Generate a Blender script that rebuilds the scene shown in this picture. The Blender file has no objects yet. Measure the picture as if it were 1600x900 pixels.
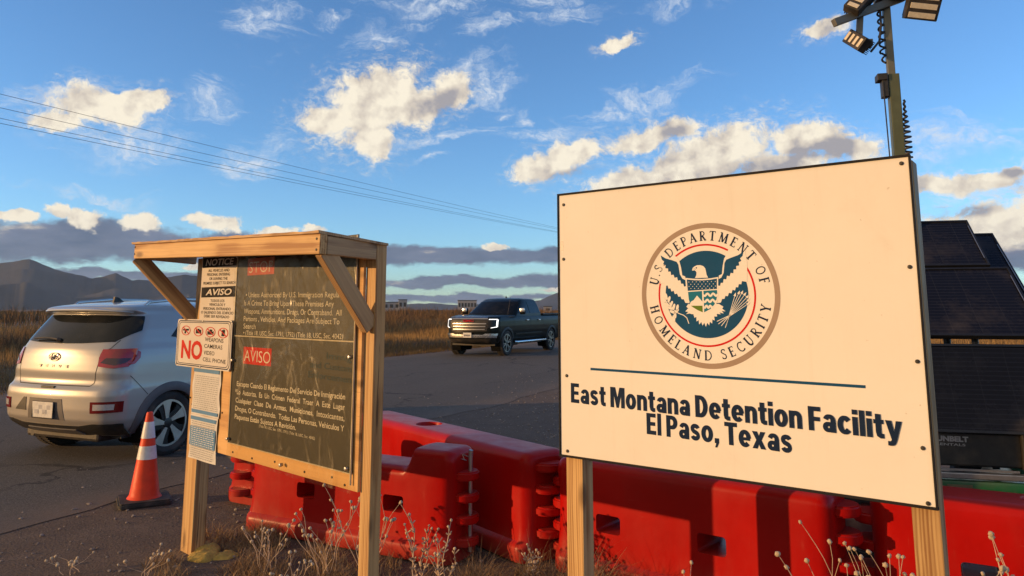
import bpy, bmesh, math, random
import numpy as np
from mathutils import Vector, Matrix, Quaternion
R = math.radians
C = bpy.context.scene.collection
scene = bpy.context.scene

# clouds: (azimuth, elevation, half width, half height, tilt) in degrees
CUMULUS = [(-10.9, 15.5, 4.71, 2.79, 22), (-13.6, 14.4, 3.3, 1.15, 0), (-11.0, 13.2, 1.87, 2.23, 0), (-5.0, 16.9, 1.94, 1.55, 15), (-7.7, 15.6, 3.13, 1.75, 15), (-30.2, 13.7, 3.27, 1.45, 5), (-32.4, 12.4, 1.76, 0.84, 0), (-27.7, 14.5, 2.22, 0.87, 12), (4.3, 11.9, 3.13, 1.29, 15), (1.9, 10.9, 2.13, 1.09, 10), (10.3, 13.1, 3.45, 1.07, 10), (13.1, 13.6, 1.69, 0.87, 0), (14.9, 11.1, 5.91, 2.21, 17), (16.6, 12.0, 2.89, 1.71, 0), (9.3, 9.6, 3.93, 1.47, 8), (22.0, 12.2, 3.28, 1.38, -4), (25.0, 11.2, 2.08, 0.99, 0), (20.8, 10.5, 3.98, 0.93, 0), (33.6, 4.9, 5.19, 1.99, 0), (31.7, 8.4, 5.1, 0.76, -3), (34.5, 8.8, 0.89, 0.49, 0), (38.4, 7.2, 4.63, 2.34, 0), (8.5, 20.4, 1.52, 0.56, 18), (23.8, 19.8, 1.74, 0.61, 8)]
CUMULUS_SHADE = [(18.6, 10.1, 4.99, 1.7, 5), (23.9, 11.4, 3.18, 1.18, 0), (22.4, 11.3, 2.6, 0.73, 0), (13.1, 13.4, 1.64, 0.67, 0), (-5.6, 15.7, 3.05, 1.46, 20), (34.5, 8.8, 1.03, 0.58, 0), (30.8, 6.5, 4.43, 0.68, 0), (5.1, 10.6, 3.51, 0.59, 10)]
CIRRUS = [(31.2, 11.0, 6.32, 2.34, 5), (33.8, 7.6, 4.51, 1.24, 8), (9.7, 16.1, 7.48, 1.44, 16), (-28.1, 11.4, 5.97, 2.41, 8), (-19.5, 11.2, 4.07, 2.34, 20), (-6.3, 23.2, 7.77, 2.08, 5), (4.2, 23.2, 5.73, 1.85, 0), (-22.5, 15.3, 2.42, 1.54, 0), (-1.0, 15.7, 1.33, 0.69, 0), (1.1, 15.0, 1.13, 1.18, 0), (-3.7, 18.5, 3.09, 0.96, 20), (-6.7, 11.7, 1.81, 0.49, 0), (-32.1, 14.1, 4.44, 1.67, 8), (13.4, 22.9, 3.47, 1.09, 0), (-14.1, 22.1, 1.73, 0.82, 15), (-19.6, 20.9, 4.18, 2.68, 0), (3.1, 13.8, 7.63, 0.79, 8), (-5.1, 13.3, 8.1, 0.69, 6), (-10.8, 21.0, 3.02, 1.39, 0), (-2.1, 21.5, 3.13, 1.18, 0), (-2.1, 17.5, 3.09, 2.42, 0), (-28.6, 8.0, 5.85, 0.79, 0)]
BANK = [(-31.4, 4.6, 12.06, 1.78, 0), (-22.3, 4.5, 8.58, 1.38, 0), (-42.5, 4.1, 7.1, 1.83, 0), (-5.0, 4.0, 16.32, 0.89, 0), (4.0, 4.2, 7.93, 0.89, 0), (19.2, 3.9, 13.3, 0.94, 0), (38.0, 3.2, 7.69, 1.17, 0), (-4.9, 2.1, 12.8, 0.44, 0), (3.0, 2.2, 5.93, 0.59, 0), (-4.9, 0.9, 12.27, 0.44, 0), (-22.1, 2.2, 8.54, 0.55, 0), (-28.3, 2.5, 4.64, 0.43, 0)]
TOPS = [(-30.2, 6.0, 1.58, 0.86, 0), (-26.8, 6.0, 1.76, 0.8, 0), (-22.3, 6.1, 2.24, 0.74, 0), (-31.9, 6.4, 1.16, 0.55, 0), (-18.0, 5.9, 1.73, 0.47, 0), (-34.4, 6.0, 1.37, 0.41, 0), (-1.2, 4.8, 1.3, 0.4, 0), (-15.2, 5.9, 0.93, 0.38, 0), (-21.7, 2.7, 2.58, 0.32, 0), (4.0, 1.7, 2.46, 0.25, 0)]
CIRRUS_COL = (3.2, 3.5, 3.9)
CUM_DARK = (1.75, 1.68, 1.78); CUM_MID = (3.1, 2.75, 2.35); CUM_LIT = (4.4, 4.0, 3.25)
BANK_DARK = (.46, .62, 1.0); BANK_MID = (.85, .98, 1.4); BANK_LIT = (3.2, 2.8, 2.3)
SKY_SAT = 1.0
SKY_TINT = (.73, .96, 1.20)
FILL_VEIL_COL = (2.9, 2.35, 1.75)
# ------------------------------------------------------------------ camera, sun, sky, exposure
SUN_AZ, SUN_EL = -103.2, 8.0          # degrees clockwise from +Y (the view direction), above the horizon
cam = bpy.data.cameras.new('camera')
cam.sensor_width = 36; cam.lens = 36*1150/1600
cam.shift_y = -134/1600
cam.clip_start = .05; cam.clip_end = 60000
co = bpy.data.objects.new('camera', cam); C.objects.link(co)
co.location = (0, 0, 1.52); co.rotation_euler = (R(90+8.3), 0, 0)
scene.camera = co

sun = bpy.data.lights.new('sun', 'SUN'); sun.energy = 2.9; sun.angle = R(.5); sun.color = (1, .57, .23)
so = bpy.data.objects.new('sun', sun); C.objects.link(so)
sdir = Vector((math.sin(R(SUN_AZ))*math.cos(R(SUN_EL)), math.cos(R(SUN_AZ))*math.cos(R(SUN_EL)), math.sin(R(SUN_EL))))
so.rotation_euler = sdir.to_track_quat('Z', 'Y').to_euler()
so.location = (-20, 5, 12)

scene.view_settings.view_transform = 'Standard'
scene.view_settings.look = 'None'
scene.view_settings.gamma = 1
scene.view_settings.exposure = 0.6
scene.view_settings.use_curve_mapping = False
scene.cycles.max_bounces = 8
scene.cycles.transparent_max_bounces = 16
scene.cycles.volume_bounces = 0

world = bpy.data.worlds.new('World'); scene.world = world; world.use_nodes = True
SKY_STRENGTH = 0.15
HAZE_DENSITY = 2.6e-5

class NT:
    """small helper to write node graphs as expressions"""
    def __init__(s, tree): s.t = tree; s.n = tree.nodes; s.l = tree.links
    def new(s, typ, **kw):
        n = s.n.new(typ)
        for k, v in kw.items(): setattr(n, k, v)
        return n
    def put(s, sock, v):
        if hasattr(v, 'is_output') or isinstance(v, bpy.types.NodeSocket): s.l.new(v, sock)
        else: sock.default_value = v
    def m(s, op, a, b=None, c=None, clamp=False):
        n = s.new('ShaderNodeMath', operation=op, use_clamp=clamp)
        s.put(n.inputs[0], a)
        if b is not None: s.put(n.inputs[1], b)
        if c is not None: s.put(n.inputs[2], c)
        return n.outputs[0]
    def v(s, op, a, b=None):
        n = s.new('ShaderNodeVectorMath', operation=op)
        s.put(n.inputs[0], a)
        if b is not None: s.put(n.inputs[1], b)
        return n.outputs['Value'] if op in ('LENGTH', 'DOT_PRODUCT', 'DISTANCE') else n.outputs[0]
    def noise(s, vec, scale, detail=4, rough=.55, dist=0.0, color=False, kind='FBM'):
        n = s.new('ShaderNodeTexNoise', noise_type=kind); s.put(n.inputs['Vector'], vec)
        n.inputs['Scale'].default_value = scale; n.inputs['Detail'].default_value = detail
        n.inputs['Roughness'].default_value = rough; n.inputs['Distortion'].default_value = dist
        return n.outputs['Color' if color else 0]
    def mapping(s, vec, loc=(0,0,0), rot=(0,0,0), scale=(1,1,1), typ='POINT'):
        n = s.new('ShaderNodeMapping', vector_type=typ); s.put(n.inputs[0], vec)
        n.inputs['Location'].default_value = loc; n.inputs['Rotation'].default_value = rot; n.inputs['Scale'].default_value = scale
        return n.outputs[0]
    def mix(s, f, a, b, mode='MIX'):
        n = s.new('ShaderNodeMix', data_type='RGBA', blend_type=mode)
        s.put(n.inputs[0], f)
        for i, x in ((6, a), (7, b)):
            if isinstance(x, (tuple, list)): n.inputs[i].default_value = (*x[:3], 1)
            else: s.put(n.inputs[i], x)
        return n.outputs[2]
    def ramp(s, f, stops, interp='LINEAR'):
        n = s.new('ShaderNodeValToRGB'); s.put(n.inputs[0], f); e = n.color_ramp.elements
        n.color_ramp.interpolation = interp
        while len(e) < len(stops): e.new(.5)
        for i, (p, c) in enumerate(stops):
            e[i].position = p; e[i].color = (*c[:3], 1) if isinstance(c, (tuple, list)) else (c, c, c, 1)
        return n.outputs[0]
    def smooth(s, x, lo, hi):
        n = s.new('ShaderNodeMapRange', interpolation_type='SMOOTHSTEP'); s.put(n.inputs[0], x)
        n.inputs[1].default_value = lo; n.inputs[2].default_value = hi
        return n.outputs[0]

# ---- the sky: Nishita, with clouds laid out in azimuth / elevation (degrees)
def build_sky():
    w = NT(world.node_tree); w.n.clear()
    sky = w.new('ShaderNodeTexSky', sky_type='NISHITA', sun_disc=False)
    sky.sun_elevation = R(SUN_EL); sky.sun_rotation = R(SUN_AZ); sky.altitude = 1200
    sky.air_density = 1.0; sky.dust_density = .25; sky.ozone_density = 2.2
    base = w.new('ShaderNodeHueSaturation'); base.inputs['Saturation'].default_value = SKY_SAT
    w.l.new(sky.outputs[0], base.inputs['Color'])
    gain = w.mix(1.0, base.outputs[0], SKY_TINT, 'MULTIPLY')
    tc = w.new('ShaderNodeTexCoord').outputs['Generated']
    sep = w.new('ShaderNodeSeparateXYZ'); w.l.new(tc, sep.inputs[0])
    x, y, z = sep.outputs
    az = w.m('MULTIPLY', w.m('ARCTAN2', x, y), 180/math.pi)
    el = w.m('MULTIPLY', w.m('ARCSINE', z), 180/math.pi)
    comb = w.new('ShaderNodeCombineXYZ'); w.l.new(az, comb.inputs[0]); w.l.new(el, comb.inputs[1])
    P = comb.outputs[0]
    def env(p, ell):
        cur = None
        for (a, e, ra, rb, rot) in ell:
            q = w.mapping(p, (a, e, 0), (0, 0, R(rot)), (ra, rb, 1), 'TEXTURE')
            d = w.m('SUBTRACT', 1.0, w.v('LENGTH', q))
            if cur is None: cur = d
            else:
                n = w.new('ShaderNodeMath', operation='SMOOTH_MAX'); w.put(n.inputs[0], cur); w.put(n.inputs[1], d); n.inputs[2].default_value = .15
                cur = n.outputs[0]
        return cur
    def warp(amp, sc, stretch=(1, 1, 1), detail=3):
        c = w.noise(w.mapping(P, scale=stretch), sc, detail, .6, color=True)
        o = w.v('MULTIPLY', w.v('SUBTRACT', c, (.5, .5, .5)), (amp, amp, 0))
        return w.v('ADD', P, o)
    # warm cloud added out of view, behind and left, to warm the fill light
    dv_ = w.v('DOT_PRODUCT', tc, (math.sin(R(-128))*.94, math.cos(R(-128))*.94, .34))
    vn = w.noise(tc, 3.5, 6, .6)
    fill_veil = w.smooth(w.m('ADD', dv_, w.m('MULTIPLY', w.m('SUBTRACT', vn, .5), .8)), .12, .75)
    gain = w.mix(w.m('MULTIPLY', fill_veil, .9), gain, FILL_VEIL_COL)
    # thin high wisps
    Pw = warp(6, .12, (1, 1.6, 1), 5)
    ew = env(Pw, CIRRUS)
    nw = w.noise(w.mapping(Pw, rot=(0, 0, R(-16)), scale=(.35, 1.6, 1)), .55, 8, .66, .8)
    nw2 = w.noise(Pw, 1.3, 6, .7)
    dw = w.m('MULTIPLY', w.smooth(w.m('ADD', ew, w.m('MULTIPLY', w.m('SUBTRACT', nw, .53), 2.8)), .0, 1.1), w.smooth(nw2, .25, .7))
    dw = w.m('MULTIPLY', dw, .95)
    col = w.mix(dw, gain, CIRRUS_COL)
    # cumulus
    Pc = warp(2.3, .28, detail=7)
    ec = env(Pc, CUMULUS)
    nc = w.noise(Pc, .62, 10, .6)
    dens = w.m('ADD', ec, w.m('MULTIPLY', w.m('SUBTRACT', nc, .5), 1.35))
    fn_ = w.noise(Pc, 3.4, 9, .7)
    rid = w.noise(w.mapping(Pc, scale=(1, 1.25, 1)), .95, 5, .5, kind='RIDGED_MULTIFRACTAL')
    dens = w.m('ADD', dens, w.m('MULTIPLY', w.m('SUBTRACT', .5, rid), .42))
    dens = w.m('ADD', dens, w.m('MULTIPLY', w.m('SUBTRACT', fn_, .5), .8))
    dc = w.smooth(dens, .05, .54)
    veil2 = w.m('MULTIPLY', w.m('MULTIPLY', w.smooth(dens, -.55, .25), w.smooth(w.noise(w.mapping(Pc, rot=(0, 0, R(-20)), scale=(.6, 1.5, 1)), 1.6, 8, .7), .44, .72)), .55)
    dc = w.m('MAXIMUM', dc, veil2)
    # shading: compare with the density a step towards the sun (left and up)
    s0 = w.noise(P, .5, 4, .5); sh = w.noise(w.v('ADD', P, (-.6, .4, 0)), .5, 4, .5)
    lit = w.m('ADD', w.m('MULTIPLY', w.m('SUBTRACT', s0, sh), 2.0), .56)
    lit = w.m('ADD', lit, w.m('MULTIPLY', w.m('SUBTRACT', nc, .5), .9))
    lit = w.m('ADD', lit, w.m('MULTIPLY', w.m('SUBTRACT', fn_, .5), .5))
    lit = w.m('ADD', lit, w.m('MULTIPLY', w.m('SUBTRACT', .45, rid), .55))
    lit = w.m('ADD', lit, w.m('MULTIPLY', w.smooth(dens, .5, .0), .16))
    big = w.noise(w.v('ADD', P, (3.3, 7.1, 0)), .17, 3, .5)
    lit = w.m('ADD', lit, w.m('MULTIPLY', w.m('SUBTRACT', big, .5), .9))
    es = env(P, CUMULUS_SHADE)
    lit = w.m('SUBTRACT', lit, w.m('MULTIPLY', w.smooth(es, 0, .8), .85), clamp=True)
    cc = w.ramp(lit, [(0, CUM_DARK), (.45, CUM_MID), (1, CUM_LIT)])
    col = w.mix(dc, col, cc)
    # grey bank low on the horizon
    Pb = warp(2.4, .25, (.6, 1.2, 1), 6)
    eb = env(Pb, BANK)
    nb = w.noise(w.mapping(Pb, scale=(.5, 1, 1)), .8, 10, .66)
    db = w.smooth(w.m('ADD', eb, w.m('MULTIPLY', w.m('SUBTRACT', nb, .5), 1.2)), .0, .42)
    nb2 = w.noise(w.mapping(P, scale=(.45, 1.5, 1)), .55, 7, .6)
    bc = w.ramp(nb2, [(.3, BANK_DARK), (.62, BANK_MID), (.78, BANK_LIT)])
    col = w.mix(w.m('MULTIPLY', db, .96), col, bc)
    # sunlit heads over the bank
    et = env(Pc, TOPS)
    dt = w.smooth(w.m('ADD', et, w.m('ADD', w.m('MULTIPLY', w.m('SUBTRACT', nc, .5), 1.3), w.m('MULTIPLY', w.m('SUBTRACT', fn_, .5), .7))), .03, .36)
    col = w.mix(dt, col, cc)
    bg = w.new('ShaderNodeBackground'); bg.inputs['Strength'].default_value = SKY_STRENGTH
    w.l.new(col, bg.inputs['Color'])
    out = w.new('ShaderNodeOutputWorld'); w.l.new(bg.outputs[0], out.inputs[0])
# ------------------------------------------------------------------ materials
MATS = {}
def mk(name, col, rough=.5, metal=0.0, var=.18, scale=6.0, bump=0.0, bscale=60.0, coat=0.0, spec=.5, dust=None, dust_amt=0.0):
    if name in MATS: return MATS[name]
    m = bpy.data.materials.new(name); m.use_nodes = True; MATS[name] = m
    t = NT(m.node_tree); b = t.n['Principled BSDF']
    oc = t.new('ShaderNodeTexCoord').outputs['Object']
    n = t.noise(oc, scale, 5, .6)
    c = t.ramp(n, [(.25, [v*(1-var) for v in col]), (.75, [min(1, v*(1+var)) for v in col])])
    if dust:
        d = t.smooth(t.noise(oc, scale*.6, 7, .65), .42, .75)
        c = t.mix(t.m('MULTIPLY', d, dust_amt), c, dust)
    t.l.new(c, b.inputs['Base Color'])
    b.inputs['Roughness'].default_value = rough; b.inputs['Metallic'].default_value = metal
    b.inputs['Coat Weight'].default_value = coat; b.inputs['Coat Roughness'].default_value = .06
    b.inputs['Specular IOR Level'].default_value = spec
    if rough > .12:
        r = t.m('MULTIPLY_ADD', t.noise(oc, scale*2.3, 5, .6), rough*.5, rough*.75)
        t.l.new(r, b.inputs['Roughness'])
    if bump:
        bn = t.new('ShaderNodeBump'); bn.inputs['Strength'].default_value = bump; bn.inputs['Distance'].default_value = .01
        t.l.new(t.noise(oc, bscale, 4, .6), bn.inputs['Height']); t.l.new(bn.outputs[0], b.inputs['Normal'])
    return m

def wood_mat(name, light, dark, grain=1.0):
    m = bpy.data.materials.new(name); m.use_nodes = True; MATS[name] = m
    t = NT(m.node_tree); b = t.n['Principled BSDF']
    oc = t.new('ShaderNodeTexCoord').outputs['Object']
    rnd = t.new('ShaderNodeObjectInfo').outputs['Random']
    off = t.new('ShaderNodeCombineXYZ'); t.l.new(t.m('MULTIPLY', rnd, 37.0), off.inputs[0]); t.l.new(t.m('MULTIPLY', rnd, 11.0), off.inputs[1])
    p = t.v('ADD', oc, off.outputs[0])
    # long grain: bands and fine lines stretched along the board, gently bent
    wv = t.noise(t.mapping(p, scale=(.8, 2.5, 2.5)), 1.6, 3, .5, color=True)
    pw = t.v('ADD', p, t.v('MULTIPLY', t.v('SUBTRACT', wv, (.5, .5, .5)), (0, .03, .03)))
    band = t.noise(t.mapping(pw, scale=(.35, 34, 34)), 1.0*grain, 4, .55)
    fine = t.noise(t.mapping(pw, scale=(1.2, 120, 120)), 1.0, 4, .6)
    ring = t.new('ShaderNodeTexWave', wave_type='RINGS', rings_direction='X'); t.l.new(t.mapping(pw, loc=(0, .09, .05), scale=(.05, 1, 1)), ring.inputs['Vector'])
    ring.inputs['Scale'].default_value = 26*grain; ring.inputs['Distortion'].default_value = 1.2; ring.inputs['Detail'].default_value = 2; ring.inputs['Detail Scale'].default_value = 1.5
    g = t.m('ADD', t.m('MULTIPLY', band, .75), t.m('ADD', t.m('MULTIPLY', fine, .3), t.m('MULTIPLY', ring.outputs['Fac'], .16)))
    c = t.ramp(g, [(.46, light), (.6, [l*.68+d*.32 for l, d in zip(light, dark)]), (.74, dark)])
    # drying checks: long thin dark cracks
    ck = t.noise(t.mapping(pw, scale=(.7, 62, 62)), 1.0, 3, .5)
    ckm = t.m('MULTIPLY', t.smooth(ck, .66, .72), t.smooth(t.noise(p, 2.6, 3, .5), .48, .6))
    c = t.mix(t.m('MULTIPLY', ckm, .8), c, [d*.22 for d in dark])
    # knots
    vo = t.new('ShaderNodeTexVoronoi'); t.l.new(t.mapping(p, scale=(2.6, 8, 8)), vo.inputs['Vector']); vo.inputs['Scale'].default_value = .9
    k = t.smooth(vo.outputs['Distance'], .21, .06)
    c = t.mix(t.m('MULTIPLY', k, .75), c, [d*.35 for d in dark])
    # weathering stains
    s = t.smooth(t.noise(t.mapping(p, scale=(1, 4, 4)), 2.2, 7, .7), .55, .8)
    c = t.mix(t.m('MULTIPLY', s, .4), c, (.15, .09, .045))
    br = t.m('MULTIPLY_ADD', rnd, .3, .85)
    hs = t.new('ShaderNodeHueSaturation'); t.l.new(c, hs.inputs['Color']); t.l.new(br, hs.inputs['Value'])
    t.l.new(hs.outputs[0], b.inputs['Base Color'])
    b.inputs['Roughness'].default_value = .62
    bn = t.new('ShaderNodeBump'); bn.inputs['Strength'].default_value = .35; bn.inputs['Distance'].default_value = .004
    t.l.new(g, bn.inputs['Height']); t.l.new(bn.outputs[0], b.inputs['Normal'])
    return m

pine = wood_mat('pine', (.60, .39, .165), (.30, .145, .045))
pine_old = wood_mat('weathered_pine', (.50, .33, .16), (.27, .15, .07))
plywood = wood_mat('plywood', (.60, .36, .14), (.42, .22, .075), .35)

def plastic_red(name, col):
    m = bpy.data.materials.new(name); m.use_nodes = True; MATS[name] = m
    t = NT(m.node_tree); b = t.n['Principled BSDF']
    oc = t.new('ShaderNodeTexCoord').outputs['Object']
    n = t.noise(oc, 2.2, 6, .6)
    c = t.ramp(n, [(.3, [v*.82 for v in col]), (.7, [v*1.1 for v in col])])
    sepz = t.new('ShaderNodeSeparateXYZ'); t.l.new(oc, sepz.inputs[0])
    d = t.noise(t.mapping(oc, scale=(1, 1, .35)), 7, 8, .7)
    d2 = t.noise(oc, 2.6, 4, .6)
    dm = t.m('MULTIPLY', t.smooth(d, .46, .75), t.smooth(d2, .4, .7))
    low = t.smooth(t.m('ADD', sepz.outputs[2], t.m('MULTIPLY', d, -.25)), .1, -.12)
    dm = t.m('MAXIMUM', t.m('MULTIPLY', dm, .05), t.m('MULTIPLY', low, .22))
    geo = t.new('ShaderNodeNewGeometry'); nz = t.new('ShaderNodeSeparateXYZ'); t.l.new(geo.outputs['Normal'], nz.inputs[0])
    up = t.m('MULTIPLY', t.smooth(nz.outputs[2], .6, .98), t.m('MULTIPLY_ADD', d2, .25, -.03))
    dm = t.m('MAXIMUM', dm, up)
    c = t.mix(dm, c, (.30, .18, .13))
    # pale scuffs
    sc = t.smooth(t.noise(t.mapping(oc, rot=(.3, .2, .5), scale=(2, 14, 14)), 3.0, 5, .7), .66, .78)
    c = t.mix(t.m('MULTIPLY', sc, .12), c, (.6, .2, .15))
    run = t.smooth(t.noise(t.mapping(oc, scale=(11, 11, .7)), 2.4, 6, .7), .60, .74)
    c = t.mix(t.m('MULTIPLY', run, t.m('MULTIPLY', t.smooth(d2, .45, .6), .3)), c, (.50, .13, .09))
    t.l.new(c, b.inputs['Base Color'])
    t.l.new(t.m('MULTIPLY_ADD', d, .4, .16), b.inputs['Roughness'])
    b.inputs['Specular IOR Level'].default_value = .2
    bn = t.new('ShaderNodeBump'); bn.inputs['Strength'].default_value = .12; bn.inputs['Distance'].default_value = .01
    t.l.new(t.noise(oc, 9, 4, .5), bn.inputs['Height']); t.l.new(bn.outputs[0], b.inputs['Normal'])
    return m
barrier_red = plastic_red('barrier_plastic', (.42, .0045, .003))

def paint(name, col, rough=.32, metal=.35, dust=.25, coat=.7):
    m = bpy.data.materials.new(name); m.use_nodes = True; MATS[name] = m
    t = NT(m.node_tree); b = t.n['Principled BSDF']
    oc = t.new('ShaderNodeTexCoord').outputs['Object']
    sep = t.new('ShaderNodeSeparateXYZ'); t.l.new(oc, sep.inputs[0])
    n = t.noise(oc, 3.0, 7, .65)
    low = t.smooth(t.m('ADD', sep.outputs[2], t.m('MULTIPLY', n, .5)), 1.05, .35)
    sp = t.noise(oc, 220, 2, .5)
    c = t.mix(t.m('MULTIPLY', low, dust*2), col, (.33, .26, .19))
    c = t.mix(t.m('MULTIPLY', t.smooth(n, .45, .75), dust*.5), c, (.36, .30, .23))
    t.l.new(c, b.inputs['Base Color']); b.inputs['Metallic'].default_value = metal
    t.l.new(t.m('MULTIPLY_ADD', low, .25, rough), b.inputs['Roughness'])
    b.inputs['Coat Weight'].default_value = coat; b.inputs['Specular IOR Level'].default_value = .5 if coat > .5 else .12
    t.l.new(t.m('MULTIPLY_ADD', low, .3, .05), b.inputs['Coat Roughness'])
    return m
suv_paint = paint('silver_white_paint', (.36, .36, .355), .36, .3, .26)
truck_paint = paint('dark_green_black_paint', (.006, .008, .0075), .3, .0, .03, .08)

def glass_mat(name, col=(.012, .014, .015), rough=.05, dust=.07):
    m = bpy.data.materials.new(name); m.use_nodes = True; MATS[name] = m
    t = NT(m.node_tree); b = t.n['Principled BSDF']
    oc = t.new('ShaderNodeTexCoord').outputs['Object']
    n = t.smooth(t.noise(oc, 2.5, 7, .65), .4, .8)
    c = t.mix(t.m('MULTIPLY', n, dust), col, (.3, .26, .2))
    t.l.new(c, b.inputs['Base Color']); t.l.new(t.m('MULTIPLY_ADD', n, .12, rough), b.inputs['Roughness'])
    b.inputs['IOR'].default_value = 1.36
    return m
car_glass = glass_mat('tinted_glass')
truck_glass = glass_mat('dark_truck_glass', (.006, .007, .008), .08, .05); truck_glass.node_tree.nodes['Principled BSDF'].inputs['Specular IOR Level'].default_value = .25

black_plastic = mk('black_plastic', (.018, .018, .019), .55, 0, .25, 8, .1, 90, dust=(.16, .12, .09), dust_amt=.35)
clad_plastic = mk('cladding_plastic', (.10, .095, .10), .6, 0, .15, 5, .1, 160, dust=(.22, .17, .13), dust_amt=.4)
tyre_rubber = mk('tyre_rubber', (.022, .021, .021), .85, 0, .3, 9, .3, 60, dust=(.16, .12, .09), dust_amt=.45)
alloy = mk('alloy', (.62, .61, .59), .3, .9, .1, 8)
alloy_dark = mk('dark_alloy', (.03, .03, .032), .35, .5, .2, 8)
chrome = mk('chrome', (.70, .70, .71), .26, 1.0, .05, 5)
steel = mk('galvanised_steel', (.45, .45, .44), .4, .9, .15, 30)
iron = mk('dark_steel', (.05, .048, .045), .5, .6, .3, 20)
tail_red = mk('tail_lamp_red', (.36, .006, .010), .08, 0, .25, 9, .25, 70, coat=1)
tail_dark = mk('tail_lamp_dark', (.05, .004, .006), .08, 0, .2, 9, .15, 60, coat=1)
clear_lens = mk('clear_lens', (.42, .41, .41), .15, 0, .12, 40, .3, 90, coat=.6)
plate_white = mk('plate_white', (.62, .62, .6), .4, 0, .2, 22)
white_paint = mk('sign_white', (.80, .775, .72), .7, 0, .025, 2.2, .04, 40, spec=.15, dust=(.62, .55, .45), dust_amt=.18)
_t = NT(white_paint.node_tree); _b = _t.n['Principled BSDF']; _src = _b.inputs['Base Color'].links[0].from_socket
_oc = _t.new('ShaderNodeTexCoord').outputs['Object']
_st = _t.smooth(_t.noise(_t.mapping(_oc, scale=(14, 1, .7)), 1.6, 6, .65), .52, .8)
_sm = _t.smooth(_t.noise(_oc, 3.1, 8, .7, .6), .58, .82)
_sp = _t.smooth(_t.noise(_oc, 38, 3, .6), .71, .76)
_c = _t.mix(_t.m('MULTIPLY', _st, .13), _src, (.50, .42, .32))
_c = _t.mix(_t.m('MULTIPLY', _sm, .16), _c, (.52, .45, .36))
_c = _t.mix(_t.m('MULTIPLY', _sp, .4), _c, (.40, .32, .24))
_t.l.new(_c, _b.inputs['Base Color'])
navy = mk('navy_print', (.008, .022, .060), .7, 0, .12, 6, spec=.12)
seal_blue = mk('seal_blue', (.008, .070, .165), .7, 0, .12, 6, spec=.12)
teal = mk('seal_teal', (.015, .17, .26), .7, 0, .1, 6, spec=.12)
seal_green = mk('seal_green', (.11, .19, .025), .7, 0, .1, 6, spec=.12)
seal_red = mk('seal_red', (.58, .012, .014), .7, 0, .1, 6, spec=.12)
seal_tan = mk('seal_tan', (.35, .265, .205), .7, 0, .06, 6, spec=.12)
sign_black = mk('print_black', (.018, .018, .02), .7, 0, .2, 9, spec=.12)
sign_grey = mk('sign_pale', (.60, .56, .51), .45, 0, .06, 5, .03, 40, dust=(.45, .38, .3), dust_amt=.3)
print_red = mk('print_red', (.52, .03, .018), .7, 0, .12, 9, spec=.12)
print_red_faded = mk('print_red_faded', (.50, .095, .05), .3, 0, .15, 9)
print_cream = mk('print_cream', (.66, .62, .53), .7, 0, .25, 14, spec=.12)
print_bluefaint = mk('print_blue_faint', (.022, .05, .066), .3, 0, .25, 14)
paper_white = mk('paper_white', (.58, .58, .57), .6, 0, .07, 10, .15, 30)
paper_blue = mk('paper_blue', (.06, .20, .40), .55, 0, .12, 12)
print_grey = mk('print_grey', (.30, .30, .31), .6, 0, .3, 40)
cone_orange = mk('cone_orange', (.74, .052, .010), .5, 0, .15, 14, .08, 60, spec=.3, dust=(.25, .10, .06), dust_amt=.2)
reflective = mk('reflective_white', (.70, .69, .66), .35, 0, .12, 20, .1, 140, dust=(.4, .32, .25), dust_amt=.4)
cone_rubber = mk('cone_base_rubber', (.028, .027, .026), .75, 0, .3, 14, .3, 60, dust=(.18, .13, .1), dust_amt=.5)
trailer_green = mk('trailer_green', (.010, .12, .045), .4, 0, .2, 9, coat=.3, dust=(.18, .14, .1), dust_amt=.3)
mast_olive = mk('mast_olive', (.10, .115, .06), .45, .2, .2, 9)
panel_frame = mk('panel_frame', (.03, .033, .04), .4, .6, .2, 9)
lamp_cream = mk('lamp_cells', (.66, .60, .47), .35, 0, .12, 60, .3, 120)
foam_yellow = mk('foam_yellow', (.52, .34, .07), .8, 0, .3, 25, .7, 60)
stone = mk('stone', (.27, .225, .19), .85, 0, .35, 30, .5, 60)
concrete = mk('building_wall', (.34, .34, .35), .8, 0, .08, .2)
dark_window = mk('far_window', (.05, .055, .06), .3, 0, .2, 2)
wire_mat = mk('wire', (.04, .04, .045), .6, .3, .2, 3)
straw_stem = mk('straw_stem', (.56, .42, .29), .8, 0, .3, 30)
seed_head = mk('seed_head', (.66, .54, .38), .9, 0, .3, 90, .6, 200)
drl = bpy.data.materials.new('running_light'); drl.use_nodes = True
_b = drl.node_tree.nodes['Principled BSDF']; _b.inputs['Emission Color'].default_value = (1, .97, .9, 1); _b.inputs['Emission Strength'].default_value = 1.3

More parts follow.
